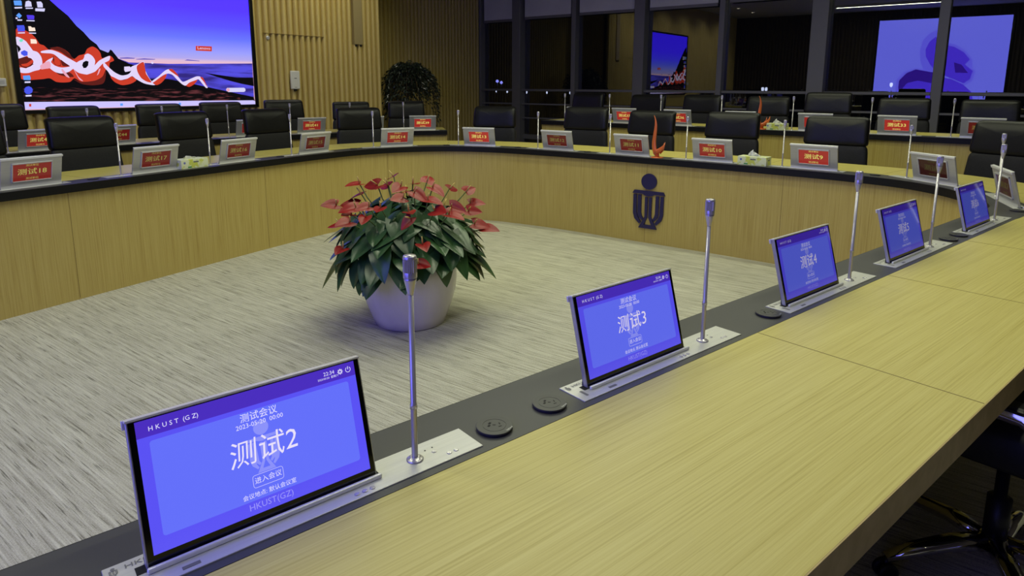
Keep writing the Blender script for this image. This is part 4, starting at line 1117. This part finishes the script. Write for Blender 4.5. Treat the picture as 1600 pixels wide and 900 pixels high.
tissue_box((p.x, p.y, Z_RIGHT), a, 'tissue box on the window row desk beside the farther orange sculpture', 0.2, 0.115, 0.07, 0.05, 0.03)

def sculpture(loc, rot, label):
    r = thing('orange_sculpture', label, 'sculpture', loc, rot, 'orange sculptures on the desks')
    k = 0.000476; X = lambda x: (x - 725) * k; Z = lambda z: (785 - z) * k
    b = MB()
    b.lathe([(0.054, 0.0), (0.055, 0.004), (0.05, 0.008), (0.026, 0.010)], 28); b.build('foot', M_ORANGE, r)
    b = MB()
    pts = [(620, 28), (645, 75), (662, 130), (670, 200), (668, 270), (660, 340), (650, 420), (643, 500), (645, 570), (658, 640), (685, 695), (725, 735), (735, 772)]
    rr = [2, 9, 17, 25, 30, 34, 37, 41, 44, 47, 50, 44, 40]
    b.tube([(X(x), 0.0, Z(z)) for x, z in pts], [v * k for v in rr], 14, flat=0.55, flat_dir=(0, 1, 0)); b.build('stem', M_ORANGE, r)
    b = MB()
    b.tube([(X(690), -0.006, Z(690)), (X(745), -0.014, Z(675)), (X(800), -0.018, Z(645)), (X(850), -0.016, Z(605)), (X(885), -0.012, Z(560)), (X(905), -0.008, Z(490))], [42 * k, 46 * k, 42 * k, 34 * k, 22 * k, 2 * k], 12, flat=0.5, flat_dir=(0, 1, 0))
    b.tube([(X(760), 0.012, Z(690)), (X(815), 0.016, Z(640)), (X(845), 0.014, Z(580)), (X(850), 0.012, Z(510))], [34 * k, 28 * k, 16 * k, 2 * k], 12, flat=0.5, flat_dir=(0, 1, 0))
    b.build('right_wing', M_ORANGE, r)
    b = MB()
    b.tube([(X(700), 0.03, Z(735)), (X(640), 0.04, Z(700)), (X(590), 0.045, Z(640)), (X(570), 0.045, Z(580)), (X(600), 0.042, Z(500))], [34 * k, 38 * k, 34 * k, 26 * k, 2 * k], 12, flat=0.5, flat_dir=(0, 1, 0))
    b.build('left_wing', M_ORANGE, r)
    return r
p, a = MAIN.at((5.17, 2.37), 0.07)
sc0 = sculpture((p.x, p.y, Z_MAIN), -pi / 2 - 0.25, 'nearer orange flame shaped sculpture on the ring desk beside nameplate 11')
p, a = RIGHT.at((7.3, 2.13), 0.08)
dup(sc0, (p.x, p.y, Z_RIGHT), -pi / 2 + 0.75, 'farther orange flame shaped sculpture on the window row desk')

# ------------------------------------------------------------------ potted anthurium in the middle
def heart(b, base, direction, normal, ln, wd, droop, mi=0, cup=0.12, notch=0.22):
    """heart shaped blade; stalk joins at base, tip points along direction"""
    d = Vector(direction).normalized(); n = Vector(normal); n = (n - d * n.dot(d)).normalized(); s = d.cross(n)
    base = Vector(base); rows = []
    N_ = 9
    for i in range(N_ + 1):
        t = i / N_
        wprof = (0.72 + 0.28 * sin(min(1, t / 0.25) * pi / 2)) * (1 - t ** 1.75) ** 0.85 if t < 1 else 0.0
        row = []
        for j in range(-3, 4):
            q = j / 3
            back = -notch * ln * (abs(q) ** 0.8) * max(0.0, 1 - t / 0.35) * 1.0
            x = q * wprof * wd / 2
            y = t * ln + back
            z = -droop * ln * t * t + cup * abs(x) - 0.5 * cup * abs(x) * abs(q)
            row.append(base + d * y + s * x + n * z)
        rows.append(row)
    b.grid(rows, mi)
pc = Vector((2.604, 2.693, 0))
pot = thing('potted_anthurium', 'red flowering anthurium in a big white round pot on the carpet', 'potted plant', pc)
b = MB(); b.lathe([(0.19, 0.0), (0.205, 0.006), (0.225, 0.06), (0.25, 0.13), (0.268, 0.20), (0.277, 0.27), (0.276, 0.325), (0.268, 0.362), (0.258, 0.372), (0.247, 0.365), (0.245, 0.32)], 64, cap=False)
b.lathe([(0.001, 0.001), (0.195, 0.001)], 64, cap=False); b.build('pot', M_POT, pot)
b = MB(); b.lathe([(0.248, 0.318), (0.18, 0.335), (0.001, 0.345)], 40, cap=False); b.build('soil', M_SOIL, pot)
FL = [(-0.285, 0.304, 0.692), (-0.167, 0.237, 0.802), (-0.087, 0.176, 0.793), (-0.163, 0.228, 0.738), (-0.31, 0.109, 0.7), (-0.31, -0.005, 0.716), (-0.358, -0.049, 0.669), (-0.384, 0.068, 0.635), (-0.006, 0.11, 0.836), (-0.116, -0.057, 0.804), (-0.189, -0.141, 0.763), (-0.294, -0.096, 0.716), (-0.218, -0.24, 0.704), (-0.25, -0.263, 0.667), (-0.026, -0.083, 0.813), (-0.099, -0.179, 0.778), (0.137, -0.032, 0.813), (0.049, -0.173, 0.788), (0.222, -0.137, 0.762), (-0.071, -0.255, 0.747), (-0.09, -0.318, 0.699), (0.034, -0.328, 0.699), (-0.019, -0.36, 0.67), (0.282, -0.217, 0.752), (0.293, -0.247, 0.682), (0.184, -0.323, 0.657), (0.17, -0.381, 0.593), (0.317, -0.332, 0.536), (-0.246, -0.363, 0.55), (-0.276, -0.375, 0.457), (-0.453, 0.035, 0.508)]
for k in range(12):
    a = rad(10 + k * 13 + rnd.uniform(-6, 6)); e = rad(rnd.uniform(25, 75))
    FL.append((0.44 * cos(a) * cos(e), 0.44 * sin(a) * cos(e), 0.40 + 0.41 * sin(e)))
viewdir = Vector((-2.604, -2.693, 0.9)).normalized()
stems = MB()
for k, q in enumerate(FL):
    q = Vector(q)
    q.z += 0.005
    out = Vector((q.x, q.y, 0)).normalized()
    tilt = rnd.uniform(-0.5, 0.8)
    d = (out * 1.0 + Vector((rnd.uniform(-.8, .8), rnd.uniform(-.8, .8), rnd.uniform(-0.5, 0.25)))).normalized()
    nrm = (Vector((0, 0, 1)) * rnd.uniform(0.3, 1.0) + viewdir * rnd.uniform(0.0, 1.1) + out * 0.3).normalized()
    ln = rnd.uniform(0.08, 0.105)
    b = MB(); heart(b, q - d * ln * 0.25, d, nrm, ln, ln * 0.92, rnd.uniform(-0.05, 0.25), cup=rnd.uniform(0.25, 0.55))
    f = b.build('flower', M_SPATHE, pot, False)
    n2 = (nrm - d * nrm.dot(d)).normalized()
    b = MB(); s0 = q - d * ln * 0.2 + n2 * 0.004
    b.tube([s0, s0 + n2 * 0.022 + d * 0.006, s0 + n2 * 0.042 + d * 0.014], [0.0045, 0.004, 0.0025], 8); b.build('spadix', M_SPADIX, f)
    r0 = Vector((q.x * 0.25, q.y * 0.25, 0.335)); m_ = (r0 + q) * 0.5 + Vector((-out.x * 0.03, -out.y * 0.03, 0.06))
    stems.tube([r0, r0.lerp(m_, .5), m_, m_.lerp(q, .55), q - d * ln * 0.22], 0.0035, 6)
leaves = MB()
for k in range(170):
    a = 2 * pi * k * 0.618 + rnd.uniform(-.2, .2)
    e = rad(rnd.choice((rnd.uniform(-12, 22), rnd.uniform(8, 45), rnd.uniform(30, 78))))
    rr_ = rnd.uniform(0.33, 0.42)
    q = Vector((rr_ * cos(a) * cos(e), rr_ * sin(a) * cos(e), 0.41 + 0.29 * sin(e)))
    out = Vector((cos(a), sin(a), 0))
    d = (out * rnd.uniform(0.5, 0.9) + Vector((-sin(a), cos(a), 0)) * rnd.uniform(-.5, .5) + Vector((0, 0, rnd.uniform(-1.1, -0.2) * (1 - 0.55 * sin(max(0, e)))))).normalized()
    nrm = out * (0.75 - 0.5 * sin(e)) + Vector((0, 0, 0.5 + 0.6 * sin(e)))
    ln = rnd.uniform(0.15, 0.24)
    heart(leaves, q - d * ln * 0.3, d, nrm, ln, ln * rnd.uniform(0.68, 0.86), rnd.uniform(0.05, 0.3), cup=0.3, notch=0.26)
    r0 = Vector((q.x * 0.3, q.y * 0.3, 0.335))
    if k % 2 == 0:
        m_ = (r0 + q) * 0.5 + Vector((0, 0, 0.06))
        stems.tube([r0, m_, q - d * ln * 0.28], 0.003, 5)
leaves.build('foliage', M_LEAF, pot, False)
stems.build('stems', M_STEM, pot, False)

# ------------------------------------------------------------------ weeping ficus in the recess corner
fc = Vector((9.0, 9.2, 0))
fic = thing('potted_ficus', 'tall weeping ficus in a dark planter before the slatted recess', 'potted plant', fc)
b = MB(); b.lathe([(0.17, 0), (0.18, 0.01), (0.22, 0.36), (0.23, 0.4), (0.2, 0.4), (0.19, 0.35)], 32, cap=False); b.lathe([(0.001, 0.001), (0.172, 0.001)], 32, cap=False); b.build('planter', M_PLASTIC, fic)
b = MB(); b.lathe([(0.195, 0.34), (0.001, 0.36)], 24, cap=False); b.build('soil', M_SOIL, fic)
b = MB()
b.tube([(0, 0, 0.34), (0.02, 0.01, 0.7), (-0.015, 0.0, 1.05), (0.01, 0, 1.4)], [0.028, 0.024, 0.022, 0.016], 10)
fol = MB()
tips = []
for k in range(84):
    a = 2 * pi * k * 0.618; e = rnd.uniform(0.15, 1.0)
    reach = rnd.uniform(0.2, 0.62) * (0.6 + 0.4 * e)
    top = Vector((0, 0, 1.05 + 0.35 * rnd.random()))
    m1 = Vector((cos(a) * reach * 0.55, sin(a) * reach * 0.55, 1.45 + 0.36 * (1 - reach)))
    m2 = Vector((cos(a) * reach, sin(a) * reach, 1.55 - reach * 0.5 + rnd.uniform(-.05, .2)))
    drop = rnd.uniform(0.1, 0.62 if k % 3 else 1.0)
    m3 = m2 + Vector((cos(a) * 0.08, sin(a) * 0.08, -drop))
    br = [top, m1, m2, m3]
    b.tube(br, [0.009, 0.006, 0.004, 0.002], 6)
    path = spline([tuple(v) for v in br], 9)
    for i, q in enumerate(path[6:]):
        for _ in range(3):
            q2 = Vector(q) + Vector((rnd.uniform(-.05, .05), rnd.uniform(-.05, .05), rnd.uniform(-.04, .04)))
            d = Vector((cos(a) + rnd.uniform(-.9, .9), sin(a) + rnd.uniform(-.9, .9), rnd.uniform(-1.5, -0.2))).normalized()
            n = Vector((rnd.uniform(-1, 1), rnd.uniform(-1, 1), 1.2)); n = (n - d * n.dot(d)).normalized(); s = d.cross(n)
            l = rnd.uniform(0.055, 0.085); w = l * 0.2
            v = [fol.bm.verts.new(q2 + x) for x in (Vector((0, 0, 0)), d * l * .45 + s * w + n * 0.006, d * l, d * l * .45 - s * w + n * 0.006)]
            fol.face(v, 0, False)
b.build('trunk', M_BARK, fic, False)
fol.build('foliage', M_FICUS, fic, False)
bpy.context.view_layer.update()
